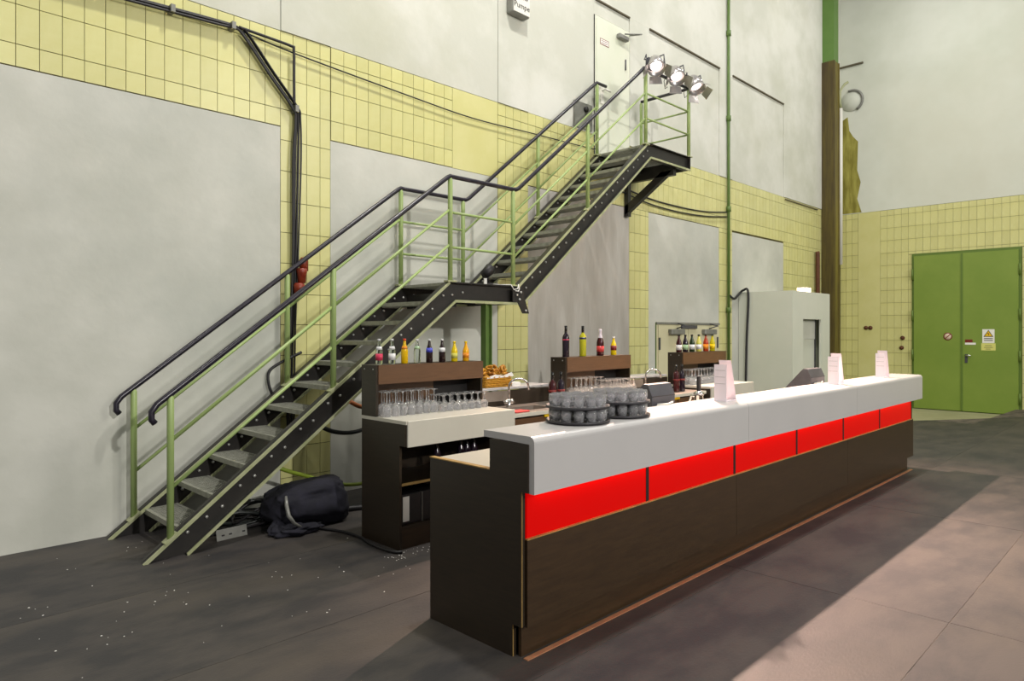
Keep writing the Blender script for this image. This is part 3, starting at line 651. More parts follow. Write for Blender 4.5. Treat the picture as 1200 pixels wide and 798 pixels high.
# ------------------------------------------------------------------ stage lamps on the platform rail
def par(loc, target, label):
    t = thing('stage_lamp', loc, label, 'stage lamp', 'stage lamps on the platform rail')
    L_ = Vector(loc); q = (Vector(target)-L_).to_track_quat('Z', 'X').to_matrix().to_4x4()
    head = L_+Vector((0.02, -0.10, 0.02))
    X = Matrix.Translation(head) @ q @ Matrix.Scale(1.08, 4)
    obj('can', MB().lathe([(0, -0.15), (0.05, -0.145), (0.075, -0.11), (0.10, -0.02), (0.112, 0.09), (0.106, 0.092), (0.095, -0.01), (0.0, -0.05)], M=X, seg=20), M['alu'], t)
    obj('lens', MB().lathe([(0, 0.04), (0.05, 0.035), (0.072, 0.02), (0.072, 0.01), (0, 0.01)], M=X, seg=20), M['lens'], t)
    for a in range(4):
        R_ = X @ Matrix.Rotation(a*PI/2, 4, 'Z') @ Matrix.Translation((0.108, 0, 0.09)) @ Matrix.Rotation(0.62 if a % 2 else 0.5, 4, 'Y')
        obj('barn_door', MB().prism([(-0.07, 0), (0.07, 0), (0.085, 0.10), (-0.085, 0.10)], -0.0015, 0.0015, 'x', M=R_), M['alu'], t)
    yk = MB(); pts = [head+q.to_3x3() @ Vector((0, sx, 0.0)) for sx in (0.118,)]
    side = q.to_3x3() @ Vector((0, 1, 0)); fw = q.to_3x3() @ Vector((0, 0, 1))
    upv = Vector((0, 0, 1))
    a_, b_ = head+side*0.12, head-side*0.12
    yk.tube([a_, a_+upv*0.10-fw*0.08, L_+Vector((0.0, 0.0, 0.12))+side*0.06, L_+Vector((0, 0, 0.12))-side*0.06, b_+upv*0.10-fw*0.08, b_], 0.012, 6)
    obj('yoke', yk, M['dark_grey'], t)
    obj('clamp', MB().box(L_.x-0.035, L_.x+0.035, L_.y-0.03, L_.y+0.035, L_.z-0.025, L_.z+0.14, bev=0.01), M['dark_grey'], t)
    obj('safety_cable', MB().tube([L_+Vector((-0.03, 0.02, 0.05)), L_+Vector((-0.09, 0.03, -0.06)), L_+Vector((-0.06, 0.03, -0.16)), L_+Vector((0.0, 0.03, -0.12))], 0.005, 6), M['rubber'], t)
    li = bpy.data.lights.new('stage_light', 'SPOT'); li.energy = 2800; li.color = (1.0, 0.68, 0.54); li.spot_size = math.radians(54); li.spot_blend = 0.8; li.shadow_soft_size = 0.05
    lo = bpy.data.objects.new('stage_light', li); COL.objects.link(lo); lo.parent = t
    lo.matrix_parent_inverse = Matrix.Translation(-Vector(loc)); lo.location = head+fw*0.17
    lo.rotation_euler = fw.to_track_quat('-Z', 'Y').to_euler()
    return t
par((7.98, YFR, ZP+1.03), (5.5, 2.9, 1.0), 'first of three lit stage lamps, nearest the stair head')
par((8.50, YFR, ZP+1.03), (6.4, 2.8, 0.9), 'middle of three lit stage lamps on the platform rail')
par((9.03, YFR, ZP+1.03), (7.9, 2.7, 0.8), 'last of three lit stage lamps, at the platform end corner')

# ================================================================== BAR COUNTER
bar = thing('bar_counter', (2.47, 2.4, 0), 'long dark brown bar with white top and glowing red panels', 'bar')
BX0, BX1 = 2.47, 9.26
obj('end_panel', MB().prism([(2.447, 0), (2.447, 0.165), (2.385, 0.165), (2.385, 0.845), (2.335, 0.845), (2.335, 1.088), (2.612, 1.088), (2.612, 0.925), (3.11, 0.925), (3.11, 0)], 2.47, 2.50, 'x'), M['wood'], bar)
obj('edge_band', MB().box(2.468, 2.502, 2.614, 3.112, 0.925, 0.931), M['edge'], bar, label='raw board edge on the end panel step')
obj('edge_band', MB().box(2.474, 2.478, 2.381, 2.385, 0.165, 0.845), M['edge'], bar)
obj('edge_band', MB().box(2.474, 2.478, 2.443, 2.447, 0.0, 0.165), M['edge'], bar)
obj('end_panel', MB().prism([(2.447, 0), (2.447, 0.165), (2.385, 0.165), (2.385, 0.845), (2.335, 0.845), (2.335, 1.088), (2.612, 1.088), (2.612, 0.925), (3.11, 0.925), (3.11, 0)], BX1-0.03, BX1, 'x'), M['wood'], bar)
def cover(x0, x1):
    th, R, y0, y1, zt, zb = 0.034, 0.034, 2.30, 2.665, 1.128, 0.842
    out = [(y1, zt)]+[(y0+R-R*math.sin(a), zt-R+R*math.cos(a)) for a in [PI/2*i/6 for i in range(7)]]+[(y0, zb), (y0+th, zb)]
    inn = [(y0+th+0.006, zt-th-0.006), (y1, zt-th)]
    o = obj('counter_cover', MB().prism(out+inn, x0, x1, 'x'), M['white'], bar, label='white counter cover folded over the front')
cs = [2.478, 4.79, 7.09, 9.37]
for a, b in zip(cs, cs[1:]): cover(a, b-0.003)
obj('carcass', MB().box(2.50, BX1-0.03, 2.43, 2.60, 0.165, 1.085), M['wood'], bar)
dv = [2.502, 3.623-0.02, 4.755-0.03, 5.875-0.03, 6.985-0.02, 8.10-0.0, BX1-0.03]
dv = [2.502]+[x*2.385/2.4 for x in (3.623, 4.769, 5.9, 7.01, 8.106)]+[BX1-0.005]
for a, b in zip(dv, dv[1:]):
    obj('light_panel', MB().box(a+0.016, b-0.016, 2.388, 2.40, 0.598, 0.842), M['red'], bar, label='glowing red acrylic panel')
for x in dv[1:-1]: obj('divider', MB().box(x-0.016, x+0.016, 2.386, 2.43, 0.598, 0.842), M['dark'], bar)
fp_ = [2.503, 4.74, 7.04, BX1-0.004]
for a, b in zip(fp_, fp_[1:]): obj('front_panel', MB().box(a, b-0.004, 2.37, 2.395, 0.158, 0.597), M['wood_h'], bar)
obj('panel_edge', MB().box(2.503, BX1-0.004, 2.369, 2.388, 0.597, 0.602), M['edge'], bar)
obj('kick_panel', MB().box(2.50, BX1-0.10, 2.41, 2.43, 0.0, 0.165), M['wood_h'], bar)
obj('floor_strip', MB().box(2.49, BX1-0.08, 2.355, 2.385, 0.0005, 0.006), M['copper'], bar, label='orange brown strip along the foot of the bar')
obj('worktop', MB().box(2.50, BX1-0.03, 2.61, 3.11, 0.885, 0.92), M['cream'], bar)
obj('back_panel', MB().box(2.50, BX1-0.03, 3.02, 3.04, 0.0, 0.885), M['wood'], bar)
ls = bpy.data.lights.new('led_strip', 'AREA'); ls.shape = 'RECTANGLE'; ls.size = 6.6; ls.size_y = 0.02; ls.energy = 6; ls.color = (1.0, 0.03, 0.01)
lo = bpy.data.objects.new('led_strip', ls); COL.objects.link(lo); lo.location = (5.87, 2.362, 0.838); lo.rotation_euler = (math.radians(18), 0, 0)

# ================================================================== BACK BAR CABINETS
def cabinet(x0, label):
    c = thing('back_bar_cabinet', (x0, 4.45, 0), label, 'cabinet', 'back bar cabinets')
    W = 1.135; x1 = x0+W
    sp = [(4.73, 0), (4.73, 0.953), (4.15, 0.953), (4.15, 0.79), (4.222, 0.79), (4.222, 0)]
    obj('side_panel', MB().prism(sp, x0, x0+0.022, 'x'), M['wood'], c)
    obj('side_panel', MB().prism(sp, x1-0.022, x1, 'x'), M['wood'], c)
    obj('worktop', MB().box(x0, x1+0.004, 4.14, 4.735, 0.954, 0.980), M['cream'], c)
    obj('fascia', MB().box(x0+0.012, x1+0.012, 4.13, 4.148, 0.785, 0.981, bev=0.003), M['cream'], c, label='cream drawer front')
    obj('shelf', MB().box(x0+0.022, x1-0.022, 4.232, 4.71, 0.480, 0.500), M['wood'], c)
    obj('shelf_edge', MB().box(x0+0.022, x1-0.022, 4.226, 4.232, 0.480, 0.500), M['edge'], c)
    obj('shelf', MB().box(x0+0.022, x1-0.022, 4.232, 4.71, 0.150, 0.170), M['wood'], c)
    obj('kick_panel', MB().box(x0+0.022, x1-0.022, 4.235, 4.25, 0.0, 0.150), M['wood_h'], c)
    obj('back_panel', MB().box(x0+0.022, x1-0.022, 4.71, 4.728, 0.0, 0.953), M['wood'], c)
    hs = obj('hutch_side', MB().box(x0, x0+0.022, 4.53, 4.733, 0.981, 1.385), M['wood'], c)
    for yy, zz in ((4.57, 1.352), (4.69, 1.352)): obj('screw', MB().lathe([(0, 0), (0.006, 0), (0.006, 0.003), (0, 0.003)], M=Matrix.Translation((x0, yy, zz)) @ RY, seg=8), M['bolt'], hs)
    obj('hutch_side', MB().box(x1-0.022, x1, 4.53, 4.733, 0.981, 1.385), M['wood'], c)
    obj('hutch_top', MB().box(x0+0.022, x1-0.022, 4.55, 4.733, 1.363, 1.385), M['wood'], c)
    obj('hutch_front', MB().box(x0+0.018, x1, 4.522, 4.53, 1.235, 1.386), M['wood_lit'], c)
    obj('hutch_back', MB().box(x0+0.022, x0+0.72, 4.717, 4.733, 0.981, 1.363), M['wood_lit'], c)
    obj('hutch_back', MB().box(x0+0.721, x1-0.022, 4.717, 4.733, 0.981, 1.363), M['dark'], c)  # black sheet stands in for the dark opening, shade put into its colour
    return c
CX = (3.06, 5.35, 7.60)
cabinet(CX[0], 'nearest dark back bar cabinet with cream drawer front under the stair')
cabinet(CX[1], 'middle dark back bar cabinet, two wine bottles at its left end')
cabinet(CX[2], 'farthest dark back bar cabinet, in front of the cream doors')
def sink(x0, x1, label):
    c = thing('sink_counter', (x0, 4.45, 0), label, 'counter')
    obj('front_panel', MB().box(x0, x1, 4.24, 4.26, 0.0, 0.80), M['wood_h'], c)
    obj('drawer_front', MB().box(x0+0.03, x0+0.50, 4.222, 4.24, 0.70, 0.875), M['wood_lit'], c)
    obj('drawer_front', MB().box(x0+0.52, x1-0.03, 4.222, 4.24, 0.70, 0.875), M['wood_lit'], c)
    top_ = MB()
    top_.box(x0, x1, 4.20, 4.30, 0.895, 0.93).box(x0, x1, 4.58, 4.73, 0.895, 0.93).box(x0, x0+0.25, 4.30, 4.58, 0.895, 0.93).box(x1-0.42, x1, 4.30, 4.58, 0.895, 0.93)
    obj('worktop', top_, M['steelwork'], c)
    obj('worktop_edge', MB().box(x0, x1, 4.19, 4.20, 0.895, 0.928), M['cream'], c)
    bs = MB(); bs.box(x0+0.25, x1-0.42, 4.30, 4.58, 0.74, 0.75).box(x0+0.25, x0+0.26, 4.30, 4.58, 0.75, 0.93).box(x1-0.43, x1-0.42, 4.30, 4.58, 0.75, 0.93).box(x0+0.26, x1-0.43, 4.30, 4.31, 0.75, 0.93).box(x0+0.26, x1-0.43, 4.57, 4.58, 0.75, 0.93)
    obj('basin', bs, M['steelwork'], c)
    obj('splash_board', MB().box(x0, x1, 4.735, 4.75, 0.80, 1.075), M['wood'], c)
    obj('steel_plate', MB().box(x0, x0+0.55, 4.728, 4.735, 0.98, 1.075), M['steelwork'], c)
    obj('back_shelf', MB().box(x0-0.0, x1-0.005, 4.74, 5.02, 1.083, 1.108, bev=0.003), M['white'], c, label='white shelf behind the sink')
    for xx in (x0+0.1, x1-0.2): obj('shelf_bracket', MB().box(xx, xx+0.05, 4.76, 5.0, 1.03, 1.083), M['cream'], c)
    for xx in (x0+0.02, x1-0.06): obj('shelf_leg', MB().box(xx, xx+0.04, 4.95, 4.99, 0, 1.083), M['wood'], c)
sink(4.20, 5.345, 'sink counter with white back shelf between nearest and middle cabinets')
sink(6.49, 7.595, 'sink counter with white back shelf between middle and farthest cabinets')
def faucet(x, label):
    t = thing('faucet', (x, 4.62, 0.93), label, 'faucet', 'chrome faucets')
    obj('faucet_body', MB().lathe([(0, 0), (0.028, 0), (0.022, 0.02), (0.02, 0.07), (0, 0.075)], (x, 4.62, 0.93), 12), M['chrome'], t)
    sp = [(x, 4.62, 0.99), (x, 4.62, 1.12)]+[(x+0.085*(1-math.cos(a)), 4.62-0.05*(1-math.cos(a)), 1.12+0.08*math.sin(a)) for a in [PI*i/8 for i in range(1, 8)]]+[(x+0.175, 4.52, 1.09)]
    obj('spout', MB().tube(sp, 0.0105, 10), M['chrome'], t)
    for s_ in (-1, 1):
        h_ = obj('tap_handle', MB().lathe([(0, 0), (0.02, 0.0), (0.028, 0.015), (0.026, 0.035), (0, 0.04)], M=Matrix.Translation((x+s_*0.02, 4.62, 0.97)) @ Matrix.Rotation(s_*0.9, 4, 'Y'), seg=8), M['chrome'], t)
faucet(4.62, 'chrome faucet with two handles beside the snack basket')
faucet(6.93, 'chrome faucet with two handles behind the till display')
single('red_cloth', MB().box(-0.09, 0.09, -0.06, 0.06, 0, 0.012, bev=0.004), M['redcloth'], (4.40, 4.28, 0.9305), 'folded red cloth on the near sink counter', 'cloth')
def yellow(x, label):
    return single('drawer_pull', MB().box(-0.06, 0.06, -0.02, 0.0, 0, 0.028, bev=0.004), M['yellow'], (x, 4.2215, 0.865), label, 'clip')
yellow(4.73, 'yellow plastic clip on the near sink counter front')
yellow(6.95, 'yellow plastic clip on the far sink counter front')

# ================================================================== BASKET, NAPKINS
t = thing('snack_basket', (4.66, 4.86, 1.109), 'rectangular wicker basket lined with white paper on the shelf', 'basket')
bx, by, bz = 4.63, 4.87, 1.109
bk = MB()
for k in range(6):
    z = bz+0.01+k*0.018; off = 0.003*(k % 2)
    loop = []
    for i in range(40):
        a = i/40*4; sd = int(a); f_ = a-sd; hw, hd = 0.165+off, 0.10+off
        p = [(-hw+2*hw*f_, -hd), (hw, -hd+2*hd*f_), (hw-2*hw*f_, hd), (-hw, hd-2*hd*f_)][sd]
        wv = 0.004*(1 if (i+k) % 2 else -1)
        q = [(0, wv), (wv, 0), (0, wv), (wv, 0)][sd]
        loop.append((bx+p[0]+q[0], by+p[1]+q[1], z))
    bk.tube(loop, 0.0095, 5, closed=True)
bk.box(bx-0.16, bx+0.16, by-0.095, by+0.095, bz, bz+0.01)
obj('wicker_body', bk, M['wicker'], t)
pl_ = MB(); pl_.prism([(bx-0.16, bz+0.10), (bx-0.05, bz+0.125), (bx+0.06, bz+0.11), (bx+0.17, bz+0.14), (bx+0.20, bz+0.105), (bx+0.15, bz+0.095), (bx-0.16, bz+0.09)], by-0.112, by-0.104, 'y')
pl_.box(bx-0.15, bx+0.15, by-0.09, by+0.09, bz+0.085, bz+0.095)
obj('paper_liner', pl_, M['paper'], t)
sn = None
spots = [(-0.13+0.036*i+random.uniform(-.01, .01), random.uniform(-0.05, 0.05), 0.125+0.012*math.sin(i*2.3)+random.uniform(0, .02)) for i in range(9)]+[(-0.11+0.05*i, random.uniform(-0.06, 0.02), 0.152+0.02*abs(math.sin(i*1.7))) for i in range(6)]
for i, (dx, dy, dz) in enumerate(spots):
    if sn is None:
        mb = MB(); pts = [(0.042*math.sin(2*a)*(0.7+0.3*math.cos(a)), 0.016*math.cos(3*a), 0.034*math.sin(a)) for a in [2*PI*k/18 for k in range(18)]]
        mb.tube(pts, 0.011, 6, closed=True)
        sn = single('pretzel', mb, M['snack'], (0, 0, 0), 'golden brown twisted snack heaped in the wicker basket', 'snack', 'snacks in the basket'); o = sn
    else: o = sn.copy(); COL.objects.link(o)
    o.location = (bx+dx, by+dy, bz+dz); o.rotation_euler = (random.uniform(-.8, .8), random.uniform(-.8, .8), random.uniform(0, 6))
t = thing('napkin_stack', (4.9, 4.86, 1.109), 'stack of white napkins beside the wicker basket', 'napkins')
for k in range(3): obj('napkin', MB().box(4.85-0.003*k, 4.96+0.004*k, 4.80, 4.90, 1.109+0.012*k, 1.119+0.012*k), M['paper'], t)

# ================================================================== BOTTLES
ORDB = ['first', 'second', 'third', 'fourth']
def bottle(loc, h, r, liquid, cap, label, lab=None, kind='soda', lab2=None, group=None, labz=(0.22, 0.5), rot=0):
    t = thing('bottle', loc, label, 'bottle', group)
    x, y, z = loc
    if kind == 'wine': prof = [(0, 0), (r*.95, 0), (r, h*.02), (r, h*.62), (r*.82, h*.69), (r*.42, h*.75), (r*.36, h*.80), (r*.36, h*.86)]; neck = (r*.40, .86)
    elif kind == 'champ': prof = [(0, 0), (r*.95, 0), (r, h*.02), (r, h*.48), (r*.86, h*.58), (r*.5, h*.72), (r*.36, h*.82), (r*.34, h*.88)]; neck = (r*.42, .88)
    else: prof = [(0, 0), (r*.9, 0), (r, h*.03), (r, h*.50), (r*.86, h*.60), (r*.48, h*.76), (r*.38, h*.88), (r*.38, h*.93)]; neck = (r*.43, .93)
    obj('glass_body', MB().lathe(prof+[(0, prof[-1][1])], loc, 14), M[liquid], t)
    n = neck[1]
    if kind == 'wine': obj('capsule', MB().lathe([(r*.38, h*.78), (r*.41, h*.78), (r*.41, h*.995), (r*.35, h), (0, h)], loc, 12), M[cap], t)
    elif kind == 'champ': obj('foil', MB().lathe([(r*.66, h*.67), (r*.52, h*.74), (r*.40, h*.84), (r*.44, h*.93), (r*.40, h), (0, h)], loc, 12), M[cap], t)
    else: obj('bottle_cap', MB().lathe([(0, h*.92), (neck[0]*1.1, h*.92), (neck[0]*1.05, h), (0, h)], loc, 12), M[cap], t)
    if lab: obj('bottle_label', MB().lathe([(r*1.015, h*labz[0]), (r*1.02, h*labz[0]), (r*1.02, h*labz[1]), (r*1.015, h*labz[1])], loc, 14), M[lab], t)
    if lab2: obj('neck_label', MB().lathe([(r*.80, h*.63), (r*.84, h*.63), (r*.55, h*.75), (r*.52, h*.75)], loc, 14), M[lab2], t)
    return t
zt = 1.386; yb_ = 4.62
M['water'] = thin_glass('water_bottle_glass', (0.86, 0.93, 0.9), 1.33)
B1 = [(3.15, .205, 'water', 'cap_silver', 'label_pink', 'label_white', 'clear water bottle with a pinkish label, leftmost on the near cabinet'),
      (3.275, .205, 'water', 'cap_silver', 'label_white', 'label_white', 'clear water bottle with a white label, second from left on near cabinet'),
      (3.40, .205, 'soda_yellow', 'cap_red', None, 'label_orange', 'yellow soda bottle with a red cap on the near cabinet'),
      (3.53, .20, 'water', 'cap_silver', None, 'label_green', 'empty clear bottle with a green neck label on the near cabinet'),
      (3.66, .20, 'cola', 'cap_silver', None, 'label_blue', 'dark bottle with a blue shoulder label on the near cabinet'),
      (3.80, .20, 'cola', 'cap_silver', None, 'label_white', 'dark bottle with a white shoulder label on the near cabinet'),
      (3.94, .178, 'soda_lemon', 'soda_lemon', 'pale_soda', None, 'lemon yellow juice bottle, left one of the yellow pair'),
      (4.075, .178, 'soda_orange', 'soda_lemon', 'label_orange', None, 'orange yellow juice bottle, rightmost on the near cabinet')]
for x, h_, l, c, lb_, lb2, s_ in B1:
    b = bottle((x, yb_, zt), h_, 0.029, l, c, s_, lb_, lab2=None, labz=(0.16, 0.42))
    if lb2 in ('label_blue', 'label_white') and l == 'cola': obj('shoulder_label', MB().lathe([(0.0295, h_*.44), (0.03, h_*.44), (0.027, h_*.62), (0.0262, h_*.62)], (x, yb_, zt), 14), M[lb2], b)
    elif lb2: obj('neck_label', MB().lathe([(0.0265, h_*.58), (0.027, h_*.58), (0.021, h_*.70), (0.02, h_*.70)], (x, yb_, zt), 14), M[lb2], b)
b = bottle((5.46, yb_, zt), .325, .037, 'wine_dark', 'cap_black', 'tall dark red wine bottle, leftmost on the middle cabinet', 'label_pink', 'wine', labz=(0.535, 0.565))
b = bottle((5.74, yb_, zt), .325, .037, 'white_wine', 'cap_black', 'tall pale green white wine bottle on the middle cabinet', 'label_darkblue', 'wine', labz=(0.56, 0.62))
b = bottle((6.045, yb_, zt), .29, .041, 'wine_red', 'foil', 'dark sparkling wine bottle with a silver foil neck', 'label_redwhite', 'champ', labz=(0.14, 0.36))
b = bottle((6.29, yb_, zt), .205, .033, 'soda_lemon', 'cap_silver', 'small yellow bottle with a dark red label, rightmost on middle cabinet', 'sign_red', 'soda', labz=(0.26, 0.52))
B3 = [(7.68, 'wine_red', 'cap_black', 'label_white', 'dark brown bottle with a white label, leftmost on the farthest cabinet'),
      (7.835, 'wine_dark', 'cap_black', 'label_green', 'dark bottle with a pale green label, second on the farthest cabinet'),
      (8.0, 'green_bottle', 'cap_black', 'label_white', 'dark green bottle with a white label on the farthest cabinet'),
      (8.175, 'pale_soda', 'cap_black', 'label_white', 'pale yellow bottle with a dark cap on the farthest cabinet'),
      (8.36, 'red_soda', 'cap_black', 'label_orange', 'orange red bottle on the farthest cabinet'),
      (8.535, 'lime_soda', 'cap_black', 'soda_lemon', 'lime yellow bottle, rightmost on the farthest cabinet')]
for x, l, c, lb_, s_ in B3: bottle((x, yb_, zt), .225, .036, l, c, s_, lb_, 'soda', labz=(0.14, 0.42))
bottle((5.00, 4.40, 0.931), .325, .038, 'wine_red', 'cap_black', 'left one of two dark wine bottles beside the middle cabinet', 'sign_red', 'wine', labz=(0.40, 0.47))
bottle((5.125, 4.40, 0.931), .325, .038, 'wine_dark', 'cap_black', 'right one of two dark wine bottles beside the middle cabinet', 'sign_red', 'wine', labz=(0.40, 0.47))
bottle((7.19, 4.36, 0.931), .325, .038, 'wine_red', 'cap_black', 'left one of two dark wine bottles beside the farthest cabinet', 'sign_red', 'wine', labz=(0.40, 0.47))
bottle((7.315, 4.36, 0.931), .325, .038, 'wine_dark', 'cap_black', 'right one of two dark wine bottles beside the farthest cabinet', 'sign_red', 'wine', labz=(0.40, 0.47))
for k, x in enumerate((3.58, 3.84, 3.91, 3.99)):
    bottle((x, 4.42, 0.501), .27, .035, 'wine_dark', 'cap_black', f'dark bottle in the open shelf of the near cabinet, {ORDB[k]} from left', None, 'champ', group='bottles in the open shelf')
# boxes in the low shelf
t = thing('black_case', (3.1, 4.27, 0.171), 'black case with a white label in the low shelf', 'case')
obj('case_body', MB().box(3.10, 3.305, 4.27, 4.60, 0.171, 0.40, bev=0.004), M['rubber'], t)
obj('case_edge', MB().box(3.092, 3.098, 4.262, 4.30, 0.171, 0.405), M['paper'], t)
obj('case_label', MB().box(3.125, 3.185, 4.266, 4.27, 0.195, 0.385), M['paper'], t)
t = thing('black_case', (3.31, 4.27, 0.171), 'plain black case behind the labelled one in the low shelf', 'case')
obj('case_body', MB().box(3.315, 3.52, 4.27, 4.60, 0.171, 0.40, bev=0.004), M['rubber'], t)
obj('case_edge', MB().box(3.308, 3.314, 4.266, 4.30, 0.171, 0.40), M['grey'], t)

# ================================================================== GLASSES
def stem(h, rb, rf, bowl):
    """upside-down stemmed glass: rim on the table, foot at the top"""
    hb = h*bowl
    mb = MB()
    mb.lathe([(rb*.80, 0), (rb, hb*.45), (rb*.92, hb*.75), (rb*.5, hb*.96), (0.006, hb*1.08), (0.004, h*.8), (0.005, h-0.012), (rf*.5, h-0.006), (rf, h-0.002), (rf, h), (0, h)], seg=14)
    return mb
ORD = ['first', 'second', 'third', 'fourth', 'fifth', 'sixth', 'seventh', 'eighth', 'ninth', 'tenth', 'eleventh', 'twelfth']
ROWN = ['front row', 'second row', 'third row', 'fourth row']
def rows_of(proto, nx, ny, x0, y0, step, z, jit=0.006):
    base = proto['label']
    for j in range(ny):
        for i in range(nx):
            o = proto if i == 0 and j == 0 else proto.copy()
            if i or j: COL.objects.link(o)
            o.location = (x0+step*i+random.uniform(-jit, jit), y0+step*j+random.uniform(-jit, jit), z)
            o['label'] = f'{base}, {ROWN[j]}, {ORD[i]} from left'
def lay(proto, spots, jit=0.006):
    for i, (x, y, z) in enumerate(spots):
        o = proto if i == 0 else proto.copy()
        if i: COL.objects.link(o)
        o.location = (x+random.uniform(-jit, jit), y+random.uniform(-jit, jit), z)
zc = 0.981
g1 = single('wine_glass', stem(0.195, 0.037, 0.034, 0.48), M['glass'], (0, 0, 0), 'upturned tall wine glass on the nearest cabinet', 'glass', 'tall glasses on the nearest cabinet')
rows_of(g1, 7, 3, 3.125, 4.47, 0.078, zc)
g2 = single('goblet', stem(0.135, 0.036, 0.034, 0.5), M['glass'], (0, 0, 0), 'upturned short goblet on the nearest cabinet', 'glass', 'short goblets on the nearest cabinet')
rows_of(g2, 7, 3, 3.68, 4.46, 0.079, zc)
g3 = single('wine_glass', stem(0.19, 0.037, 0.034, 0.48), M['glass_lamp_tint'], (0, 0, 0), 'upturned tall wine glass on the middle cabinet', 'glass', 'tall glasses on the middle cabinet')
rows_of(g3, 6, 3, 5.43, 4.44, 0.078, zc)
g4 = single('sparkling_flute', stem(0.15, 0.027, 0.027, 0.62), M['glass_lamp_tint'], (0, 0, 0), 'upturned flute on the middle cabinet', 'glass', 'flute glasses on the middle cabinet')
rows_of(g4, 9, 4, 5.91, 4.42, 0.06, zc, 0.004)
g5 = single('wine_glass', stem(0.19, 0.036, 0.033, 0.48), M['glass'], (0, 0, 0), 'upturned wine glass on the farthest cabinet', 'glass', 'glasses on the farthest cabinet')
rows_of(g5, 12, 3, 7.70, 4.45, 0.078, zc)
# trays of tumblers on the bar top
def tray(c, z, label):
    R = 0.185
    return single('round_tray', MB().lathe([(0, 0), (R-0.02, 0), (R, 0.006), (R, 0.018), (R-0.006, 0.018), (R-0.012, 0.008), (0, 0.008)], seg=32), M['tray'], (c[0], c[1], z), label, 'tray', 'stacked round trays')
tum = MB(); tum.lathe([(0.0, 0.0), (0.022, 0.0), (0.025, 0.004), (0.031, 0.045), (0.029, 0.072), (0.0275, 0.072), (0.029, 0.045), (0.022, 0.012), (0, 0.010)], seg=12)
TP_ = {}
def ring_spots(c, z): 
    out = [(c[0], c[1], z)]
    for n_, r_ in ((6, 0.068), (12, 0.138)):
        for i in range(n_): a = 2*PI*i/n_+0.2; out.append((c[0]+r_*math.cos(a), c[1]+r_*math.sin(a), z))
    return out
ca, cb = (3.075, 2.512), (3.49, 2.515)
tum_o = None
for c, nm, pos in ((ca, 'near', 'left'), (cb, 'far', 'right')):
    tray(c, 1.1285, f'lower dark round tray of the {nm} stack on the white bar top')
    tray(c, 1.2105, f'upper dark round tray of the {nm} stack on the white bar top')
    for lev, z in (('lower', 1.137), ('upper', 1.219)):
        sp = ring_spots(c, z)
        if tum_o is None:
            tum_o = single('tumbler', tum, M['tumbler'], (0, 0, 0), 'x', 'glass'); first = tum_o
        else: first = tum_o.copy(); COL.objects.link(first)
        first['label'] = f'small clear tumbler on the {lev} tray of the {nm} stack'; first['group'] = f'tumblers on the {lev} tray of the {nm} stack'
        lay(first, sp, 0.002)

# ================================================================== BAR TOP EQUIPMENT
def till(x, wd, label):
    t = thing('till_display', (x, 2.8, 0.921), label, 'till', 'till displays')
    pr = [(2.70, 1.06), (2.70, 1.19), (2.735, 1.27), (2.775, 1.275), (3.0, 1.03), (2.96, 0.99)]
    obj('display_case', MB().prism(pr, x, x+wd, 'x'), M['dark_grey'], t)
    obj('back_seam', MB().box(x+0.004, x+wd-0.004, 2.696, 2.70, 1.185, 1.19), M['rubber'], t)
    obj('stand', MB().box(x+0.05, x+wd-0.06, 2.76, 2.94, 0.921, 1.06, bev=0.01), M['rubber'], t)
    obj('screen', MB().prism([(2.79, 1.262), (2.793, 1.265), (2.993, 1.045), (2.99, 1.042)], x+0.02, x+wd-0.02, 'x'), M['dark'], t)
    obj('cable', MB().tube([(x+0.05, 2.69, 1.10), (x+0.03, 2.67, 1.135), (x+0.12, 2.64, 1.135), (x+0.22, 2.67, 1.14), (x+0.25, 2.70, 1.10)], 0.007, 6), M['white_paint'], t)
till(4.13, 0.30, 'grey till display seen from behind beside the tumbler trays')
till(6.98, 0.36, 'grey till display tilted between two menu holders')
def menu(x, y, label):
    t = thing('menu_holder', (x, y, 1.1285), label, 'menu holder', 'menu holders on the bar')
    z = 1.1285; hw = 0.05
    obj('front_sheet', MB().box(x, x+0.004, y-hw, y+hw, z+0.006, z+0.275), M['acrylic'], t)
    obj('rear_sheet', MB().prism([(x+0.15, z+0.006), (x+0.154, z+0.006), (x+0.074, z+0.305), (x+0.07, z+0.305)], y-hw, y+hw, 'y'), M['acrylic'], t)
    obj('base', MB().box(x-0.01, x+0.165, y-hw, y+hw, z, z+0.006), M['acrylic'], t)
    for k in range(3): obj('print_line', MB().box(x-0.001, x, y-0.04, y+0.04, z+0.23-0.05*k, z+0.232-0.05*k), M['grey'], t)
menu(4.74, 2.50, 'white folded menu holder nearest along the bar top')
menu(7.02, 2.50, 'white folded menu holder next to the tilted till display')
menu(8.46, 2.50, 'white folded menu holder farthest along the bar top')
t = thing('beer_tap', (5.06, 2.86, 0.921), 'small beer tap with black handle behind the bar', 'tap')
obj('tap_column', MB().lathe([(0, 0), (0.05, 0), (0.04, 0.02), (0.035, 0.2), (0.045, 0.22), (0.03, 0.24), (0, 0.25)], (5.06, 2.86, 0.921), 12), M['chrome'], t)
obj('tap_handle', MB().box(5.045, 5.075, 2.845, 2.875, 1.165, 1.285, bev=0.006), M['rubber'], t)
obj('tap_spout', MB().tube([(5.06, 2.86, 1.12), (5.06, 2.93, 1.12), (5.06, 2.95, 1.06)], 0.012, 8), M['chrome'], t)

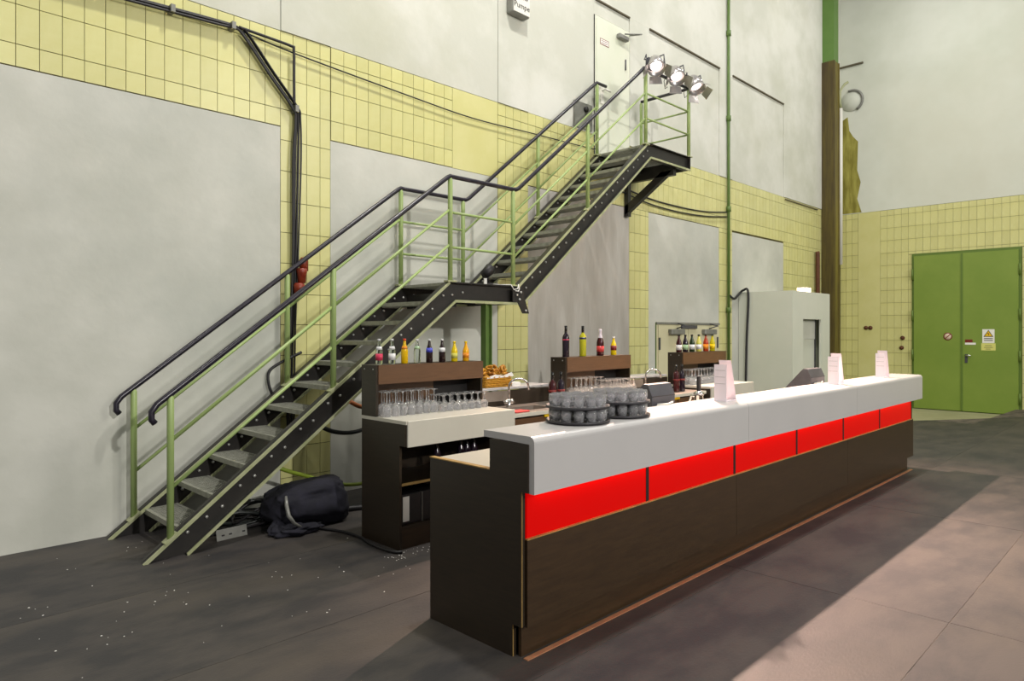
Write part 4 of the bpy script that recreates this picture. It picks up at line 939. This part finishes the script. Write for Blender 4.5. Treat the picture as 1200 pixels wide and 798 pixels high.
# ================================================================== UNDER THE STAIR
bm = bmesh.new(); bmesh.ops.create_icosphere(bm, subdivisions=5, radius=1)
for v in bm.verts:
    p = v.co.copy(); n_ = noise.noise(p*1.5)*0.12
    fold = (1-abs(noise.noise(Vector((p.x*3.2+p.z*1.2, p.y*3.0, p.z*1.4))))*2)*0.05+(1-abs(noise.noise(p*5+Vector((2, 9, 4))))*2)*0.025
    sq = Vector((math.copysign(abs(p.x)**0.6, p.x), math.copysign(abs(p.y)**0.7, p.y), math.copysign(abs(p.z)**0.7, p.z)))
    q = sq*(0.95+n_+fold)
    h_ = 0.185+0.03*q.x-0.05*max(0, -q.x-0.55)
    flare = 1+0.12*max(0, -q.z)
    v.co = Vector((q.x*0.355*flare, q.y*0.235*flare, q.z*h_+0.185))
for f in bm.faces: f.smooth = True
mn = min(v.co.z for v in bm.verts)
for v in bm.verts: v.co.z = max(0.0, v.co.z-mn-0.012)
ca_ = thing('covered_case', (2.95, 5.42, 0), 'bulky black fabric-covered bundle lying on the floor under the stair', 'bag')
bmesh.ops.transform(bm, matrix=Matrix.Translation((2.95, 5.42, 0)), verts=bm.verts)
obj('cover', bm, M['fabric'], ca_)
obj('strap', MB().tube([(2.66, 5.22, 0.31), (2.64, 5.17, 0.25), (2.645, 5.145, 0.17), (2.69, 5.135, 0.10), (2.76, 5.13, 0.05)], [0.010, 0.016, 0.017, 0.014, 0.01], 8), M['grey'], ca_)
fo = bmesh.new(); bmesh.ops.create_icosphere(fo, subdivisions=4, radius=1)
for v in fo.verts:
    p = v.co.copy(); k_ = 1+0.35*noise.noise(p*2.2)+0.12*noise.noise(p*6)
    v.co = Vector((2.76+p.x*0.21*k_, 5.22+p.y*0.13*k_, max(0.001, 0.03+p.z*0.05*k_+0.16*max(0, p.y)**2)))
for f in fo.faces: f.smooth = True
obj('loose_fold', fo, M['fabric'], ca_)
# cable tangle under the flight
t = thing('cable_tangle', (2.55, 5.75, 0), 'heap of dark cables on the floor under the lower flight', 'cables')
for k in range(9):
    r_ = random.uniform(0.15, 0.34); cx_, cy_ = 2.55+random.uniform(-.15, .3), 5.75+random.uniform(-.12, .15); rr_ = random.uniform(0.008, 0.014)
    pts = [(cx_+r_*1.3*math.cos(a+k), cy_+r_*0.7*math.sin(a+k), rr_+0.003+0.022*k*(0.6+0.4*math.sin(a*2+k))) for a in [2*PI*i/16*0.93 for i in range(17)]]
    obj('cable', MB().tube(pts, rr_, 6), M['black_hose'] if k % 2 else M['rubber'], t)
t = thing('grey_plate', (2.3, 5.43, 0), 'flat grey metal cable-tray piece standing on the floor by the stair foot', 'metal plate')
PM = Matrix.Translation((2.19, 5.43, 0)) @ Matrix.Rotation(math.radians(3), 4, 'Z') @ Matrix.Rotation(math.radians(-12), 4, 'X')
obj('plate', MB().box(0, 0.25, 0, 0.004, 0.0, 0.085, M=PM), M['grey'], t)
for a in (0.04, 0.10, 0.21): obj('slot', MB().box(a, a+0.025, -0.001, 0.0, 0.03, 0.042, M=PM), M['dark'], t)
cable('orange_hose', [(3.27, 5.236, 1.035), (3.33, 5.23, 1.0), (3.42, 5.28, 0.975), (3.55, 5.4, 0.975), (3.75, 5.6, 0.99), (4.0, 5.7, 0.9)], 0.02, M['orange_hose'], 'orange hose end sticking out below the lower flight', 'hose')
cable('black_hose', [(3.10, 5.55, 0.83), (3.25, 5.5, 0.75), (3.42, 5.48, 0.722), (3.6, 5.5, 0.74), (3.9, 5.6, 0.80)], 0.02, M['black_hose'], 'black hose hanging behind the nearest cabinet side', 'hose')
cable('green_hose', [(2.75, 5.75, 0.50), (2.90, 5.7, 0.42), (3.1, 5.68, 0.34), (3.35, 5.65, 0.24), (3.6, 5.62, 0.20), (3.9, 5.6, 0.22), (4.1, 5.62, 0.0)], 0.018, M['green_hose'], 'bright yellow green hose behind the black bundle', 'hose')
cable('floor_cable', [(2.9, 5.2, 0.013), (3.0, 4.95, 0.013), (3.025, 4.7, 0.013), (2.995, 4.55, 0.013), (2.98, 4.35, 0.013), (3.0, 4.2, 0.013), (3.04, 4.16, 0.013)], 0.012, M['rubber'], 'black cable on the floor round the near cabinet corner')
cable('floor_cable', [(3.2, 5.55, 0.013), (3.4, 5.5, 0.02), (3.6, 5.45, 0.013), (3.9, 5.4, 0.013), (4.4, 5.5, 0.013)], 0.03, M['rubber'], 'thick black cable running behind the nearest cabinet')
cable('stair_cable', [(3.28, 6.12, 1.45), (3.0, 6.17, 1.30), (2.97, 6.165, 1.15), (3.05, 6.16, 0.98), (3.14, 6.15, 0.93)], 0.014, M['rubber'], 'black cable loop on the grey wall behind the first flight')
# litter
mb = MB()
for i in range(110):
    x, y = random.uniform(0.8, 3.0), random.uniform(3.6, 6.0)
    if random.random() < 0.3: x, y = random.uniform(2.9, 3.3), random.uniform(4.05, 4.2)
    s_ = random.uniform(0.0015, 0.005); a = random.uniform(0, 3)
    mb.box(-s_, s_, -s_*.6, s_*.6, 0, 0.002, M=Matrix.Translation((x, y, 0.0003)) @ Matrix.Rotation(a, 4, 'Z'))
o = obj('paper_crumbs', mb, M['paper'], kind='stuff'); o['label'] = 'white paper crumbs scattered on the dark floor by the stair'; o['category'] = 'litter'
